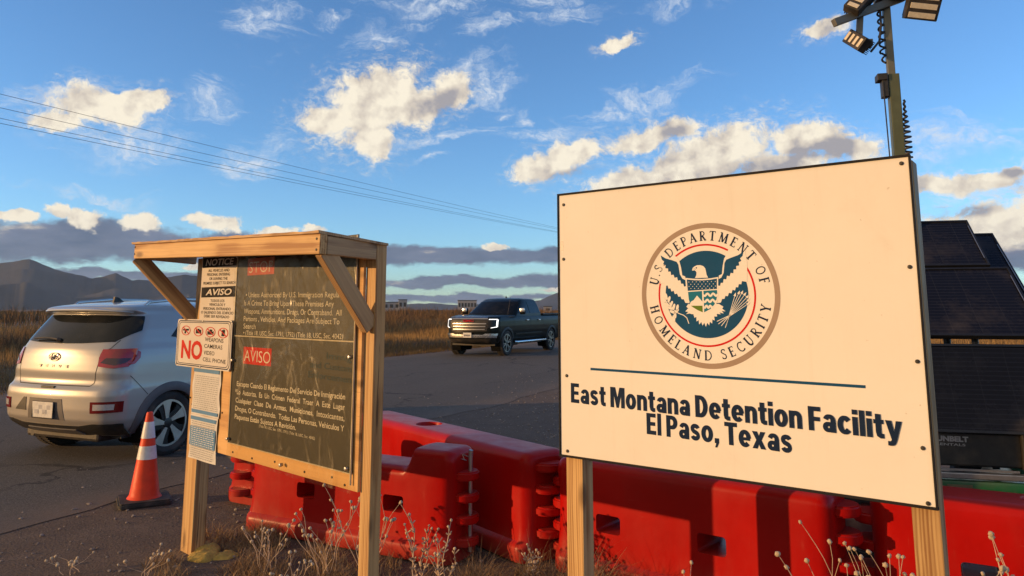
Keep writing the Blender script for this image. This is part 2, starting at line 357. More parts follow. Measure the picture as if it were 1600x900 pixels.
def solar_mat():
    m = bpy.data.materials.new('solar_cells'); m.use_nodes = True
    t = NT(m.node_tree); b = t.n['Principled BSDF']
    oc = t.new('ShaderNodeTexCoord').outputs['Object']
    sep = t.new('ShaderNodeSeparateXYZ'); t.l.new(oc, sep.inputs[0])
    fz = t.m('FRACT', t.m('MULTIPLY', sep.outputs[2], 34.0))
    line = t.smooth(t.m('ABSOLUTE', t.m('SUBTRACT', fz, .5)), .36, .48)
    fx = t.m('FRACT', t.m('MULTIPLY', sep.outputs[0], 6.0))
    linex = t.smooth(t.m('ABSOLUTE', t.m('SUBTRACT', fx, .5)), .485, .497)
    n = t.noise(oc, 3, 7, .7)
    c = t.mix(line, (.007, .008, .016), (.022, .024, .036))
    c = t.mix(t.m('MULTIPLY', linex, .5), c, (.04, .042, .05))
    c = t.mix(t.m('MULTIPLY', t.smooth(n, .45, .8), .16), c, (.22, .19, .17))
    t.l.new(c, b.inputs['Base Color']); t.l.new(t.m('MULTIPLY_ADD', n, .3, .12), b.inputs['Roughness'])
    b.inputs['Specular IOR Level'].default_value = .18
    return m
solar_cells = solar_mat()

def board_mat():
    m = bpy.data.materials.new('dark_board'); m.use_nodes = True
    t = NT(m.node_tree); b = t.n['Principled BSDF']
    oc = t.new('ShaderNodeTexCoord').outputs['Object']
    n = t.noise(oc, 3.0, 8, .68, .8)
    c = t.ramp(n, [(.3, (.009, .009, .006)), (.60, (.018, .016, .010)), (.85, (.055, .044, .022))])
    sp = t.smooth(t.noise(oc, 42, 3, .6), .70, .78)
    c = t.mix(t.m('MULTIPLY', sp, .25), c, (.4, .34, .22))  # pale golden specks painted in as sun glare
    t.l.new(c, b.inputs['Base Color']); b.inputs['Roughness'].default_value = .5
    return m
board_dark = board_mat()

def clear_sheet_mat():
    """scratched clear plastic over the board: see-through, with a glossy skin"""
    m = bpy.data.materials.new('clear_plastic'); m.use_nodes = True
    t = NT(m.node_tree); t.n.remove(t.n['Principled BSDF']); out = t.n['Material Output']
    oc = t.new('ShaderNodeTexCoord').outputs['Object']
    tr = t.new('ShaderNodeBsdfTransparent'); tr.inputs[0].default_value = (.93, .92, .86, 1)
    gl = t.new('ShaderNodeBsdfGlossy'); gl.inputs['Color'].default_value = (.9, .9, .88, 1)
    n1 = t.noise(t.mapping(oc, rot=(0, .6, 0), scale=(1.6, 1, 1.1)), 2.0, 3, .5, 1.6)
    n2 = t.noise(oc, 11, 4, .6)
    h = t.m('ADD', n1, t.m('MULTIPLY', n2, .12))
    bn = t.new('ShaderNodeBump'); bn.inputs['Strength'].default_value = .6; bn.inputs['Distance'].default_value = .035
    t.l.new(h, bn.inputs['Height']); t.l.new(bn.outputs[0], gl.inputs['Normal'])
    dirt = t.smooth(t.noise(t.mapping(oc, rot=(0, -.6, 0), scale=(1.6, 1, .8)), 3.0, 8, .66, 2.2), .52, .74)  # dirt film, with the golden glare painted into its patches
    t.l.new(t.m('MULTIPLY_ADD', dirt, .3, .2), gl.inputs['Roughness'])
    fr = t.new('ShaderNodeFresnel'); fr.inputs['IOR'].default_value = 1.42
    mx = t.new('ShaderNodeMixShader'); t.l.new(t.m('MULTIPLY', fr.outputs[0], .6), mx.inputs[0]); t.l.new(tr.outputs[0], mx.inputs[1]); t.l.new(gl.outputs[0], mx.inputs[2])
    df = t.new('ShaderNodeBsdfDiffuse'); df.inputs['Color'].default_value = (.45, .37, .22, 1)
    mx2 = t.new('ShaderNodeMixShader'); t.l.new(t.m('MULTIPLY_ADD', dirt, .24, .003), mx2.inputs[0]); t.l.new(mx.outputs[0], mx2.inputs[1]); t.l.new(df.outputs[0], mx2.inputs[2])
    t.l.new(mx2.outputs[0], out.inputs[0])
    return m
clear_sheet = clear_sheet_mat()

def ground_mat():
    m = bpy.data.materials.new('desert_dirt'); m.use_nodes = True
    t = NT(m.node_tree); b = t.n['Principled BSDF']
    oc = t.new('ShaderNodeTexCoord').outputs['Object']
    n = t.noise(oc, .35, 8, .65); n2 = t.noise(oc, 3, 8, .7); n3 = t.noise(oc, 60, 4, .65)
    c = t.ramp(n2, [(.28, (.095, .066, .05)), (.55, (.145, .104, .078)), (.78, (.21, .155, .118))])
    c = t.mix(t.m('MULTIPLY', t.smooth(n, .4, .65), .6), c, (.115, .085, .066))
    vo = t.new('ShaderNodeTexVoronoi'); t.l.new(oc, vo.inputs['Vector']); vo.inputs['Scale'].default_value = 46; vo.inputs['Randomness'].default_value = 1
    peb = t.smooth(vo.outputs['Distance'], .42, .2)
    sel = t.smooth(t.noise(oc, 18, 3, .5), .52, .62)
    pc = t.mix(vo.outputs['Color'], (.30, .23, .18), (.13, .10, .085))
    c = t.mix(t.m('MULTIPLY', peb, t.m('MULTIPLY', sel, .8)), c, pc)
    c = t.mix(t.m('MULTIPLY', t.smooth(n3, .45, .62), .7), c, (.05, .037, .03))
    t.l.new(c, b.inputs['Base Color']); b.inputs['Roughness'].default_value = .95
    bn = t.new('ShaderNodeBump'); bn.inputs['Strength'].default_value = .9; bn.inputs['Distance'].default_value = .025
    h = t.m('ADD', t.m('MULTIPLY', peb, sel), t.m('ADD', t.m('MULTIPLY', n2, 1.3), t.m('MULTIPLY', n3, .7)))
    t.l.new(h, bn.inputs['Height']); t.l.new(bn.outputs[0], b.inputs['Normal'])
    return m
def road_mat():
    m = bpy.data.materials.new('asphalt'); m.use_nodes = True
    t = NT(m.node_tree); b = t.n['Principled BSDF']
    oc = t.new('ShaderNodeTexCoord').outputs['Object']
    n = t.noise(t.mapping(oc, scale=(1, .25, 1)), .9, 7, .6); n3 = t.noise(oc, 75, 3, .7); n4 = t.noise(oc, 240, 2, .6)
    c = t.ramp(n, [(.3, (.064, .055, .046)), (.7, (.09, .078, .066))])
    c = t.mix(t.m('MULTIPLY', t.smooth(n3, .52, .64), .75), c, (.17, .155, .14))
    c = t.mix(t.m('MULTIPLY', t.smooth(n3, .47, .34), .75), c, (.03, .028, .027))
    # cracks
    w1 = t.v('ADD', oc, t.v('MULTIPLY', t.v('SUBTRACT', t.noise(oc, .8, 5, .6, color=True), (.5, .5, .5)), (1.6, 1.6, 0)))
    vo = t.new('ShaderNodeTexVoronoi', feature='DISTANCE_TO_EDGE'); t.l.new(t.mapping(w1, scale=(1, .45, 1)), vo.inputs['Vector']); vo.inputs['Scale'].default_value = .33
    cr = t.smooth(vo.outputs['Distance'], .012, .003)
    gate = t.smooth(t.noise(oc, .5, 4, .6), .44, .56)
    c = t.mix(t.m('MULTIPLY', cr, t.m('MULTIPLY', gate, .9)), c, (.018, .017, .017))
    # dust drifting in from the shoulders
    sep = t.new('ShaderNodeSeparateXYZ'); t.l.new(oc, sep.inputs[0])
    ed = t.m('SUBTRACT', t.m('ABSOLUTE', t.m('ADD', sep.outputs[0], 0)), t.m('MULTIPLY', t.noise(oc, 1.2, 7, .65), 1.6))
    ed = t.smooth(ed, 2.4, 3.6)
    c = t.mix(t.m('MULTIPLY', ed, .7), c, (.165, .118, .088))
    t.l.new(c, b.inputs['Base Color']); b.inputs['Roughness'].default_value = .9
    bn = t.new('ShaderNodeBump'); bn.inputs['Strength'].default_value = .7; bn.inputs['Distance'].default_value = .012
    t.l.new(t.m('ADD', n3, t.m('MULTIPLY', n4, .5)), bn.inputs['Height']); t.l.new(bn.outputs[0], b.inputs['Normal'])
    return m
def grass_mat(name, a, bcol, sc=.25):
    m = bpy.data.materials.new(name); m.use_nodes = True
    t = NT(m.node_tree); b = t.n['Principled BSDF']
    oc = t.new('ShaderNodeTexCoord').outputs['Object']
    n = t.noise(oc, sc, 5, .65); n2 = t.noise(oc, 6, 3, .6)
    c = t.mix(t.smooth(n, .36, .64), a, bcol)
    c = t.mix(t.m('MULTIPLY', n2, .6), c, [v*.55 for v in a])
    t.l.new(c, b.inputs['Base Color']); b.inputs['Roughness'].default_value = .8; b.inputs['Specular IOR Level'].default_value = .2
    return m
def mountain_mat():
    m = bpy.data.materials.new('mountain_rock'); m.use_nodes = True
    t = NT(m.node_tree); b = t.n['Principled BSDF']
    oc = t.new('ShaderNodeTexCoord').outputs['Object']
    n = t.noise(oc, .002, 9, .65)
    t.l.new(t.ramp(n, [(.3, (.022, .026, .03)), (.7, (.05, .052, .055))]), b.inputs['Base Color']); b.inputs['Roughness'].default_value = 1
    return m

# ------------------------------------------------------------------ mesh helpers
def bx(bm, c, s, rot=None, bev=0.0, seg=2):
    M = Matrix.Translation(c) @ (rot.to_4x4() if rot is not None else Matrix.Identity(4)) @ Matrix.Diagonal((*s, 1))
    r = bmesh.ops.create_cube(bm, size=1, matrix=M)
    if bev:
        es = list({e for v in r['verts'] for e in v.link_edges})
        bmesh.ops.bevel(bm, geom=es, offset=bev, segments=seg, affect='EDGES', profile=.5)
def frame_of(d):
    d = Vector(d).normalized(); a = Vector((0, 0, 1)) if abs(d.z) < .95 else Vector((0, 1, 0))
    x = d.cross(a).normalized(); return x, d.cross(x).normalized()
def tube(bm, pts, r, n=8, cap=True):
    pts = [Vector(p) for p in pts]; rings = []
    rs = r if isinstance(r, (list, tuple)) else [r]*len(pts)
    x0 = None
    for i, p in enumerate(pts):
        d = pts[min(i+1, len(pts)-1)] - pts[max(i-1, 0)]
        if x0 is None: x, y = frame_of(d)
        else:
            d.normalize(); x = (x0 - d*x0.dot(d)).normalized(); y = d.cross(x)
        x0 = x
        rings.append([bm.verts.new(p + (x*math.cos(2*math.pi*k/n) + y*math.sin(2*math.pi*k/n))*rs[i]) for k in range(n)])
    for a, b in zip(rings, rings[1:]):
        for k in range(n): bm.faces.new((a[k], a[(k+1) % n], b[(k+1) % n], b[k]))
    if cap and n > 2:
        bm.faces.new(rings[0][::-1]); bm.faces.new(rings[-1])
def lathe(bm, prof, n=32, axis='Z', c=(0, 0, 0), close=False):
    """prof: (radius, height) pairs"""
    def pt(r, h, t):
        a, b = r*math.cos(t), r*math.sin(t)
        v = {'Z': (a, b, h), 'X': (h, a, b), 'Y': (b, h, a)}[axis]
        return Vector(v) + Vector(c)
    rings = []
    for r, h in prof:
        if r < 1e-6: rings.append([bm.verts.new(pt(0, h, 0))])
        else: rings.append([bm.verts.new(pt(r, h, 2*math.pi*k/n)) for k in range(n)])
    pairs = list(zip(rings, rings[1:])) + ([(rings[-1], rings[0])] if close else [])
    for a, b in pairs:
        for k in range(n):
            k2 = (k+1) % n
            if len(a) == 1 and len(b) == 1: continue
            if len(a) == 1: bm.faces.new((a[0], b[k2], b[k]))
            elif len(b) == 1: bm.faces.new((a[k], a[k2], b[0]))
            else: bm.faces.new((a[k], a[k2], b[k2], b[k]))
def poly(bm, pts2, M, flip=False):
    vs = [bm.verts.new(M @ Vector((p[0], p[1], 0))) for p in pts2]
    try: f = bm.faces.new(vs)
    except ValueError: return
    f.normal_update()
def prism(bm, pts2, M, depth):
    """closed outline in the local XY of M pushed through -Z by depth"""
    a = [bm.verts.new(M @ Vector((p[0], p[1], 0))) for p in pts2]
    b = [bm.verts.new(M @ Vector((p[0], p[1], -depth))) for p in pts2]
    n = len(a); bm.faces.new(a); bm.faces.new(b[::-1])
    for i in range(n): bm.faces.new((a[i], b[i], b[(i+1) % n], a[(i+1) % n]))
def smooth(bm, ang=35):
    bmesh.ops.recalc_face_normals(bm, faces=bm.faces)
    for f in bm.faces: f.smooth = True
    for e in bm.edges:
        if len(e.link_faces) == 2 and e.calc_face_angle(0) > R(ang): e.smooth = False
def obj(name, bm, mat, parent=None, sm=None, matrix=None, recalc=True):
    me = bpy.data.meshes.new(name)
    if sm is not None: smooth(bm, sm)
    elif recalc: bmesh.ops.recalc_face_normals(bm, faces=bm.faces)
    big = [f for f in bm.faces if len(f.verts) > 4]
    if big: bmesh.ops.triangulate(bm, faces=big)
    bm.to_mesh(me); bm.free()
    for m in (mat if isinstance(mat, (list, tuple)) else [mat]): me.materials.append(m)
    o = bpy.data.objects.new(name, me); C.objects.link(o)
    if parent is not None: o.parent = parent
    if matrix is not None: o.matrix_local = matrix
    return o
def tag(o, label=None, cat=None, group=None, kind=None):
    if label: o['label'] = label
    if cat: o['category'] = cat
    if group: o['group'] = group
    if kind: o['kind'] = kind
    return o
def thing(name, label, cat, loc=(0, 0, 0), rz=0, group=None):
    o = bpy.data.objects.new(name, None); C.objects.link(o); o.empty_display_size = .1
    o.location = loc; o.rotation_euler = (0, 0, rz)
    return tag(o, label, cat, group)
def dup(root, loc, rz, label=None):
    r = root.copy(); C.objects.link(r); r.location = loc; r.rotation_euler = (0, 0, rz)
    if label: r['label'] = label
    for ch in list(root.children):
        c = ch.copy(); C.objects.link(c); c.parent = r
        for g in list(ch.children):
            d = g.copy(); C.objects.link(d); d.parent = c
    return r
def beam(name, p0, p1, w, h, mat, parent, up=(0, 0, 1), bev=.004, cuts=None):
    """a sawn board from p0 to p1, w across, h along up; its mesh lies along X so that the grain follows it"""
    p0 = Vector(p0); p1 = Vector(p1); d = p1-p0; L = d.length; d.normalize()
    up = Vector(up); y = up.cross(d).normalized(); z = d.cross(y)
    M = Matrix((d, y, z)).transposed().to_4x4(); M.translation = (p0+p1)/2
    bm = bmesh.new(); bx(bm, (0, 0, 0), (L, w, h), bev=bev)
    return obj(name, bm, mat, parent, matrix=M)

# lettering: the built-in font, turned into flat meshes
def text_polys(txt, bold=0.0, shear=0.0, space=1.0):
    cu = bpy.data.curves.new('txt', 'FONT'); cu.body = txt; cu.size = 1; cu.offset = bold; cu.resolution_u = 3; cu.shear = shear
    cu.fill_mode = 'FRONT'; cu.space_character = space
    o = bpy.data.objects.new('txt', cu); C.objects.link(o)
    dg = bpy.context.evaluated_depsgraph_get(); dg.update()
    me = o.evaluated_get(dg).to_mesh()
    vs = [(v.co.x, v.co.y) for v in me.vertices]; fs = [tuple(p.vertices) for p in me.polygons]
    o.evaluated_get(dg).to_mesh_clear()
    bpy.data.objects.remove(o); bpy.data.curves.remove(cu)
    return vs, fs
def add_text(bm, txt, a, b, cap, y, bold=0.0, shear=0.0, fat=0.0, space=1.0, xh=None):
    """text from point a to point b (x, z on a face that looks along -Y), letters cap high, in the plane y"""
    vs, fs = text_polys(txt, bold, shear, space)
    if not vs: return
    x0 = min(v[0] for v in vs); x1 = max(v[0] for v in vs)
    capn = .729+2*bold
    if xh:                                  # taller small letters, as in a heavy grotesque
        x0h = .50
        vs = [(vx, vy*xh/x0h if vy < x0h else xh+(vy-x0h)*(.729-xh)/(.729-x0h)) for vx, vy in vs]
    for k, dx in enumerate([0] if not fat else [-fat, -fat/2, 0, fat/2, fat]):
        out = []
        for (vx, vy) in vs:
            f = (vx+dx-x0+fat)/(x1-x0+2*fat)
            out.append(bm.verts.new((a[0]+(b[0]-a[0])*f, y-.00006*k, a[1]+(b[1]-a[1])*f + (vy+bold)/capn*cap)))
        for f in fs:
            try: bm.faces.new([out[i] for i in f])
            except ValueError: pass
def lettering(name, lines, mat, parent, y):
    for ln in lines:
        bm = bmesh.new(); add_text(bm, *ln[:4], y, **(ln[4] if len(ln) > 4 else {})); obj(name, bm, mat, parent)
def rect(bm, x0, z0, x1, z1, y):
    bm.faces.new([bm.verts.new(p) for p in ((x0, y, z0), (x1, y, z0), (x1, y, z1), (x0, y, z1))])
def quad(bm, pts, y):
    bm.faces.new([bm.verts.new((p[0], y, p[1])) for p in pts])
def ring2(bm, c, r0, r1, y, a0=0, a1=360, n=64, sx=1.0):
    k = max(2, int(n*(a1-a0)/360))
    A = []; B = []
    for i in range(k+1):
        t = R(a0+(a1-a0)*i/k)
        A.append(bm.verts.new((c[0]+r0*sx*math.cos(t), y, c[1]+r0*math.sin(t)))); B.append(bm.verts.new((c[0]+r1*sx*math.cos(t), y, c[1]+r1*math.sin(t))))
    for i in range(k): bm.faces.new((A[i], B[i], B[i+1], A[i+1]))
def disc2(bm, c, r, y, n=48, sx=1.0):
    bm.faces.new([bm.verts.new((c[0]+r*sx*math.cos(2*math.pi*i/n), y, c[1]+r*math.sin(2*math.pi*i/n))) for i in range(n)])
def shape(bm, pts, y):
    try: bm.faces.new([bm.verts.new((p[0], y, p[1])) for p in pts])
    except ValueError: pass
def stroke(bm, pts, w, y):
    """flat ribbon along a polyline"""
    P = [Vector(p) for p in pts]; L = []; Q = []
    for i, p in enumerate(P):
        d = (P[min(i+1, len(P)-1)]-P[max(i-1, 0)])
        if d.length < 1e-9: d = Vector((1, 0))
        d.normalize(); n = Vector((-d.y, d.x))*(w/2 if not isinstance(w, (list, tuple)) else w[i]/2)
        L.append(bm.verts.new((p.x+n.x, y, p.y+n.y))); Q.append(bm.verts.new((p.x-n.x, y, p.y-n.y)))
    for i in range(len(P)-1): bm.faces.new((Q[i], Q[i+1], L[i+1], L[i]))
def arc(cx, cy, rx, ry, a0, a1, n=12):
    return [(cx+rx*math.cos(R(a0+(a1-a0)*i/n)), cy+ry*math.sin(R(a0+(a1-a0)*i/n))) for i in range(n+1)]
build_sky()

# ------------------------------------------------------------------ the setting
rng = random.Random(7)
ROAD_RZ = R(-25)                      # the road runs away to the right of the view
RU = Vector((math.sin(R(25)), math.cos(R(25)), 0)); RV = Vector((math.cos(R(25)), -math.sin(R(25)), 0))
def road_pt(u, v, z=0.0): return RU*u + RV*v + Vector((0, 0, z))

bm = bmesh.new()
S = 17500
xs = [-S, -5000, -1200, -250, -60, -20, 0, 20, 60, 250, 1200, 5000, S]
grid = [[bm.verts.new((x, y, 0)) for x in xs] for y in xs]
for j in range(len(xs)-1):
    for i in range(len(xs)-1): bm.faces.new((grid[j][i], grid[j][i+1], grid[j+1][i+1], grid[j+1][i]))
tag(obj('ground', bm, ground_mat()), kind='structure')

# road: local X across, Y along
bm = bmesh.new(); prev = None
nr = np.random.RandomState(4)
L_ = [k*.4 for k in range(-60, 260)] + [104+k*6 for k in range(0, 120)]
ja = np.convolve(nr.randn(len(L_)+8), np.ones(4)/4, 'same')*.16; jb = np.convolve(nr.randn(len(L_)+8), np.ones(4)/4, 'same')*.16
for i, u in enumerate(L_):
    row = [bm.verts.new((x, u, .004)) for x in (-4.35+ja[i], -2, 0, 2, 4.0+jb[i])]
    if prev:
        for k in range(4): bm.faces.new((prev[k], prev[k+1], row[k+1], row[k]))
    prev = row
ro = obj('road', bm, road_mat()); tag(ro, kind='structure')
ro.location = RV*-9.5; ro.rotation_euler = (0, 0, ROAD_RZ)

# mountains: ridges as solid terrain far away
def ridge(name, az0, az1, dist, prof, seed, depth=2500):
    bm = bmesh.new(); n = 420; rows = []
    r = np.random.RandomState(seed)
    def frac(n, rough):
        x = np.zeros(n)
        for o in range(1, 9):
            k = 2**o+1; x += np.interp(np.linspace(0, 1, n), np.linspace(0, 1, k), r.randn(k))*rough**o
        return x
    jit = frac(n+1, .58); lat = [frac(n+1, .6) for _ in range(12)]
    for j in range(12):
        row = []
        for i in range(n+1):
            a = az0+(az1-az0)*i/n
            h = np.interp(a, [p[0] for p in prof], [p[1] for p in prof])
            f = 1-abs(j-6)/6 if j != 6 else 1
            H = dist*math.tan(R(max(0, h)))
            z = max(0, H*(f**.9) + (H*.20*jit[i] if j == 6 else H*.36*lat[j][i]*(f > 0)))
            d = dist + (j-6)/6*depth + (0 if j == 6 else lat[j][i]*depth*.07)
            row.append(bm.verts.new((d*math.sin(R(a)), d*math.cos(R(a)), z+1.5 if f > 0 else -5)))
        rows.append(row)
    for a, b in zip(rows, rows[1:]):
        for i in range(n): bm.faces.new((a[i], a[i+1], b[i+1], b[i]))
    o = obj(name, bm, MATS['mountain_rock'], sm=60); tag(o, kind='structure')
mountain_mat(); MATS['mountain_rock'] = bpy.data.materials['mountain_rock']
ridge('mountains', -62, -16, 9000, [(-62, .6), (-52, 1.6), (-45, 1.2), (-40, 2.1), (-36.5, 2.35), (-34.2, 2.75), (-33.2, 2.95), (-31.8, 2.5), (-29.6, 1.95), (-28.2, 2.25), (-27.2, 1.85), (-24, 2.0), (-22, 1.75), (-19, 1.2), (-16, .2)], 3)
ridge('mountains', -12, 14, 12000, [(-12, .1), (-9, .35), (-6, .5), (-4, .35), (0, .4), (2.2, .6), (3.2, 1.0), (5, 1.5), (9, 1.2), (14, .1)], 8)
ridge('mountains', 20, 60, 11000, [(20, .1), (28, .9), (36, 1.3), (45, .9), (60, .2)], 9)

# tall dry grass beyond the road, thinning with distance, and low tufts on the near verge
def grass(name, spots, mat, seg=3, seed=0):
    """spots: array of x, y, height, width, lean"""
    r = np.random.RandomState(seed); n = len(spots)
    ang = r.rand(n)*2*np.pi; la = r.rand(n)*2*np.pi
    ks = np.linspace(0, 1, seg+1); V = np.zeros((n, 2*seg+1, 3), np.float32)
    for k, t in enumerate(ks):
        cx = spots[:, 0]+np.cos(la)*spots[:, 4]*t*t; cy = spots[:, 1]+np.sin(la)*spots[:, 4]*t*t; cz = spots[:, 2]*t
        w = spots[:, 3]*(1-t)*.5
        if k < seg:
            V[:, 2*k] = np.stack([cx-np.cos(ang)*w, cy-np.sin(ang)*w, cz], 1); V[:, 2*k+1] = np.stack([cx+np.cos(ang)*w, cy+np.sin(ang)*w, cz], 1)
        else: V[:, 2*seg] = np.stack([cx, cy, cz], 1)
    base = (np.arange(n)*(2*seg+1))[:, None]
    F = []
    for k in range(seg-1): F += [[2*k, 2*k+1, 2*k+3], [2*k, 2*k+3, 2*k+2]]
    F.append([2*seg-2, 2*seg-1, 2*seg])
    F = (base[:, :, None]+np.array(F)[None]).reshape(-1, 3)
    me = bpy.data.meshes.new(name)
    me.vertices.add(n*(2*seg+1)); me.vertices.foreach_set('co', V.reshape(-1))
    me.loops.add(len(F)*3); me.loops.foreach_set('vertex_index', F.reshape(-1).astype(np.int32))
    me.polygons.add(len(F)); me.polygons.foreach_set('loop_start', (np.arange(len(F))*3).astype(np.int32))
    me.update(calc_edges=True); me.materials.append(mat)
    o = bpy.data.objects.new(name, me); C.objects.link(o); tag(o, kind='stuff'); return o
straw = grass_mat('dry_straw', (.34, .225, .095), (.21, .125, .062), .16)
brush = grass_mat('dry_brush', (.145, .082, .045), (.24, .15, .07), .3)
tuft_m = grass_mat('dry_tuft', (.44, .30, .16), (.29, .18, .095), 1.5)
r_ = np.random.RandomState(11)
def field(n, v0, v1, u0, u1, hmin, hmax, w, lean, seed, bias=2.0, clump=None):
    r = np.random.RandomState(seed)
    v = v0+(v1-v0)*r.rand(n)**bias; u = u0+(u1-u0)*r.rand(n)
    x = RU.x*u+RV.x*v; y = RU.y*u+RV.y*v
    if clump:
        a = r.rand(n)*2*np.pi; rad = np.abs(r.randn(n))*clump[1]; ci = r.randint(0, clump[0], n)
        rc = np.random.RandomState(seed+1); cv_ = v0+(v1-v0)*rc.rand(clump[0])**bias; cu_ = u0+(u1-u0)*rc.rand(clump[0])
        x = (RU.x*cu_+RV.x*cv_)[ci]+np.cos(a)*rad; y = (RU.y*cu_+RV.y*cv_)[ci]+np.sin(a)*rad
    vv = x*RV.x+y*RV.y
    d = np.hypot(x, y)
    patch = .75+.35*np.sin(x*.31+1.3*np.sin(y*.17))*np.sin(y*.23+x*.07)
    edge = np.clip((v0-vv)/3.2, .18, 1)
    h = (hmin+(hmax-hmin)*r.rand(n))*patch*edge
    return np.stack([x, y, h, np.maximum(w, d*.0009), lean*r.rand(n)*h], 1)[vv < v0+.3]
grass('dry_grass', np.concatenate([field(52000, -13.9, -34, -4, 46, .45, 1.05, .014, .5, 1, 1.3), field(40000, -14.2, -60, 20, 130, .5, 1.1, .02, .5, 2, 1.3),
      field(30000, -30, -330, 0, 420, .5, 1.15, .05, .4, 3, 1.4)]), straw, seed=1)
grass('dry_brush', np.concatenate([field(42000, -19, -44, -6, 70, .5, 1.25, .02, .7, 5, 1.0, (210, .55)), field(16000, -14.0, -17, 0, 60, .2, .55, .015, .9, 6, 1.0, (260, .28)),
      field(26000, -60, -420, 10, 520, .9, 1.75, .10, .5, 7, 1.0, (700, 2.2)), field(16000, -40, -110, 40, 190, 1.2, 2.5, .06, .4, 8, 1.0, (420, 1.3))]), brush, seed=2)
# the same prairie on the right, beyond the light tower
def field2(n, x0, x1, y0, y1, h0, h1, w, seed):
    r = np.random.RandomState(seed); x = x0+(x1-x0)*r.rand(n); y = y0+(y1-y0)*r.rand(n)**1.4
    h = (h0+(h1-h0)*r.rand(n)); d = np.hypot(x, y)
    s = np.stack([x, y, h, np.maximum(w, d*.0009), .5*r.rand(n)*h], 1)
    vv = x*RV.x+y*RV.y
    return s[vv > 1.5]
grass('dry_grass', np.concatenate([field2(24000, 5, 34, 12, 40, .4, .85, .016, 21), field2(26000, 8, 150, 30, 220, .5, 1.2, .05, 22)]), straw, seed=3)

# low dead tufts along the barrier feet
def tufts(centres, seed, per=260):
    r = np.random.RandomState(seed); out = []
    for (x, y, rad, h) in centres:
        n = int(per*(rad/.2)); a = r.rand(n)*2*np.pi; q = np.sqrt(r.rand(n))*rad
        hh = h*(.35+.65*r.rand(n))*(1.05-q/rad*.6)
        out.append(np.stack([x+np.cos(a)*q, y+np.sin(a)*q, hh, np.full(n, .0035)+r.rand(n)*.003, hh*(.3+1.1*r.rand(n))], 1))
    return np.concatenate(out)
TUFTS = []
for (x, y, n, sp, h) in [(-1.72, 5.0, 9, .22, .17), (-1.2, 4.55, 13, .28, .15), (-.75, 4.2, 9, .25, .15), (-.1, 4.15, 12, .25, .24), (.25, 4.1, 8, .15, .28), (-.5, 3.9, 8, .3, .12),
                         (.05, 3.75, 6, .2, .16), (-1.6, 4.4, 7, .3, .10), (.6, 3.35, 6, .2, .15), (1.3, 2.95, 7, .2, .17), (-1.9, 5.15, 5, .12, .16)]:
    for k in range(n): TUFTS.append((x+rng.gauss(0, sp), y+rng.gauss(0, sp*.8), .05+.12*rng.random(), h*(.6+.7*rng.random())))
grass('dry_tufts', tufts(TUFTS, 5), tuft_m, seed=4)

# loose stones on the shoulder
bm = bmesh.new()
for k in range(4200):
    u = rng.uniform(1.2, 17); v = rng.gauss(-4.2, 1.3) if k % 3 else rng.uniform(-5.2, 1.5)
    p = road_pt(u, v); s = .003+.014*rng.random()**3
    M = Matrix.Translation((p.x, p.y, s*.3)) @ Matrix.Rotation(rng.random()*6, 4, 'Z') @ Matrix.Diagonal((s*rng.uniform(.8, 1.5), s, s*.65, 1))
    r = bmesh.ops.create_icosphere(bm, subdivisions=1, radius=1, matrix=M)
    for v_ in r['verts']: v_.co += Vector((rng.uniform(-.2, .2), rng.uniform(-.2, .2), rng.uniform(-.12, .12)))*s
tag(obj('gravel', bm, stone), kind='stuff')
# ------------------------------------------------------------------ the notice shelter
SH = thing('notice_shelter', 'rough timber notice shelter with a small lean-to roof and two diagonal braces', 'notice shelter', (-2.011, 4.868, 0), R(-43))
# local X runs along the board to the right, Y away from the reader
beam('post', (-.07, .045, -.35), (-.07, .045, 1.86), .155, .088, pine, SH, up=(0, 1, 0))
beam('post', (1.80, .032, -.35), (1.80, .032, 1.845), .080, .064, pine, SH, up=(0, 1, 0))
beam('front_beam', (-.315, -.33, 1.897), (1.885, -.33, 1.815), .04, .092, pine, SH)
beam('side_beam', (1.862, -.309, 1.812), (1.822, -.003, 1.804), .04, .085, pine_old, SH)
beam('side_beam', (-.294, -.309, 1.89), (-.294, .05, 1.872), .04, .085, pine_old, SH)
beam('back_beam', (.01, .05, 1.83), (1.755, .05, 1.775), .038, .088, pine_old, SH)
beam('brace', (-.318, -.32, 1.862), (-.165+.02, .01, 1.45), .04, .088, pine_old, SH, up=(0, 1, .6))
beam('brace', (1.846, -.30, 1.79), (1.806, -.005, 1.435), .05, .082, pine_old, SH, up=(0, 1, .6))
# roof sheet with a ragged lip
bm = bmesh.new(); n = 40; top = []; bot = []
for j, yy in enumerate((-.36, .066)):
    a = []; b = []
    for i in range(n+1):
        x = -.33+(1.892-(.044 if j else 0)+.33)*i/n; z = 1.948-.037*(x+.36) - (.03 if j else 0); q = rng.uniform(-.006, .006)
        a.append(bm.verts.new((x, yy+q, z+.011+rng.uniform(-.002, .002)))); b.append(bm.verts.new((x, yy+q*.4, z-.002)))
    top.append(a); bot.append(b)
for i in range(n):
    bm.faces.new((top[0][i], top[0][i+1], top[1][i+1], top[1][i])); bm.faces.new((bot[1][i], bot[1][i+1], bot[0][i+1], bot[0][i]))
    for j in (0, 1): bm.faces.new((bot[j][i], bot[j][i+1], top[j][i+1], top[j][i]))
for i in (0, n): bm.faces.new((bot[0][i], top[0][i], top[1][i], bot[1][i]))
obj('roof', bm, pine_old, SH)
bm = bmesh.new(); bx(bm, (0, 0, 0), (1.76, .016, 1.20), bev=.002)
obj('back_panel', bm, plywood, SH, matrix=Matrix.Translation((.885, -.010, 1.262)))
bm = bmesh.new()
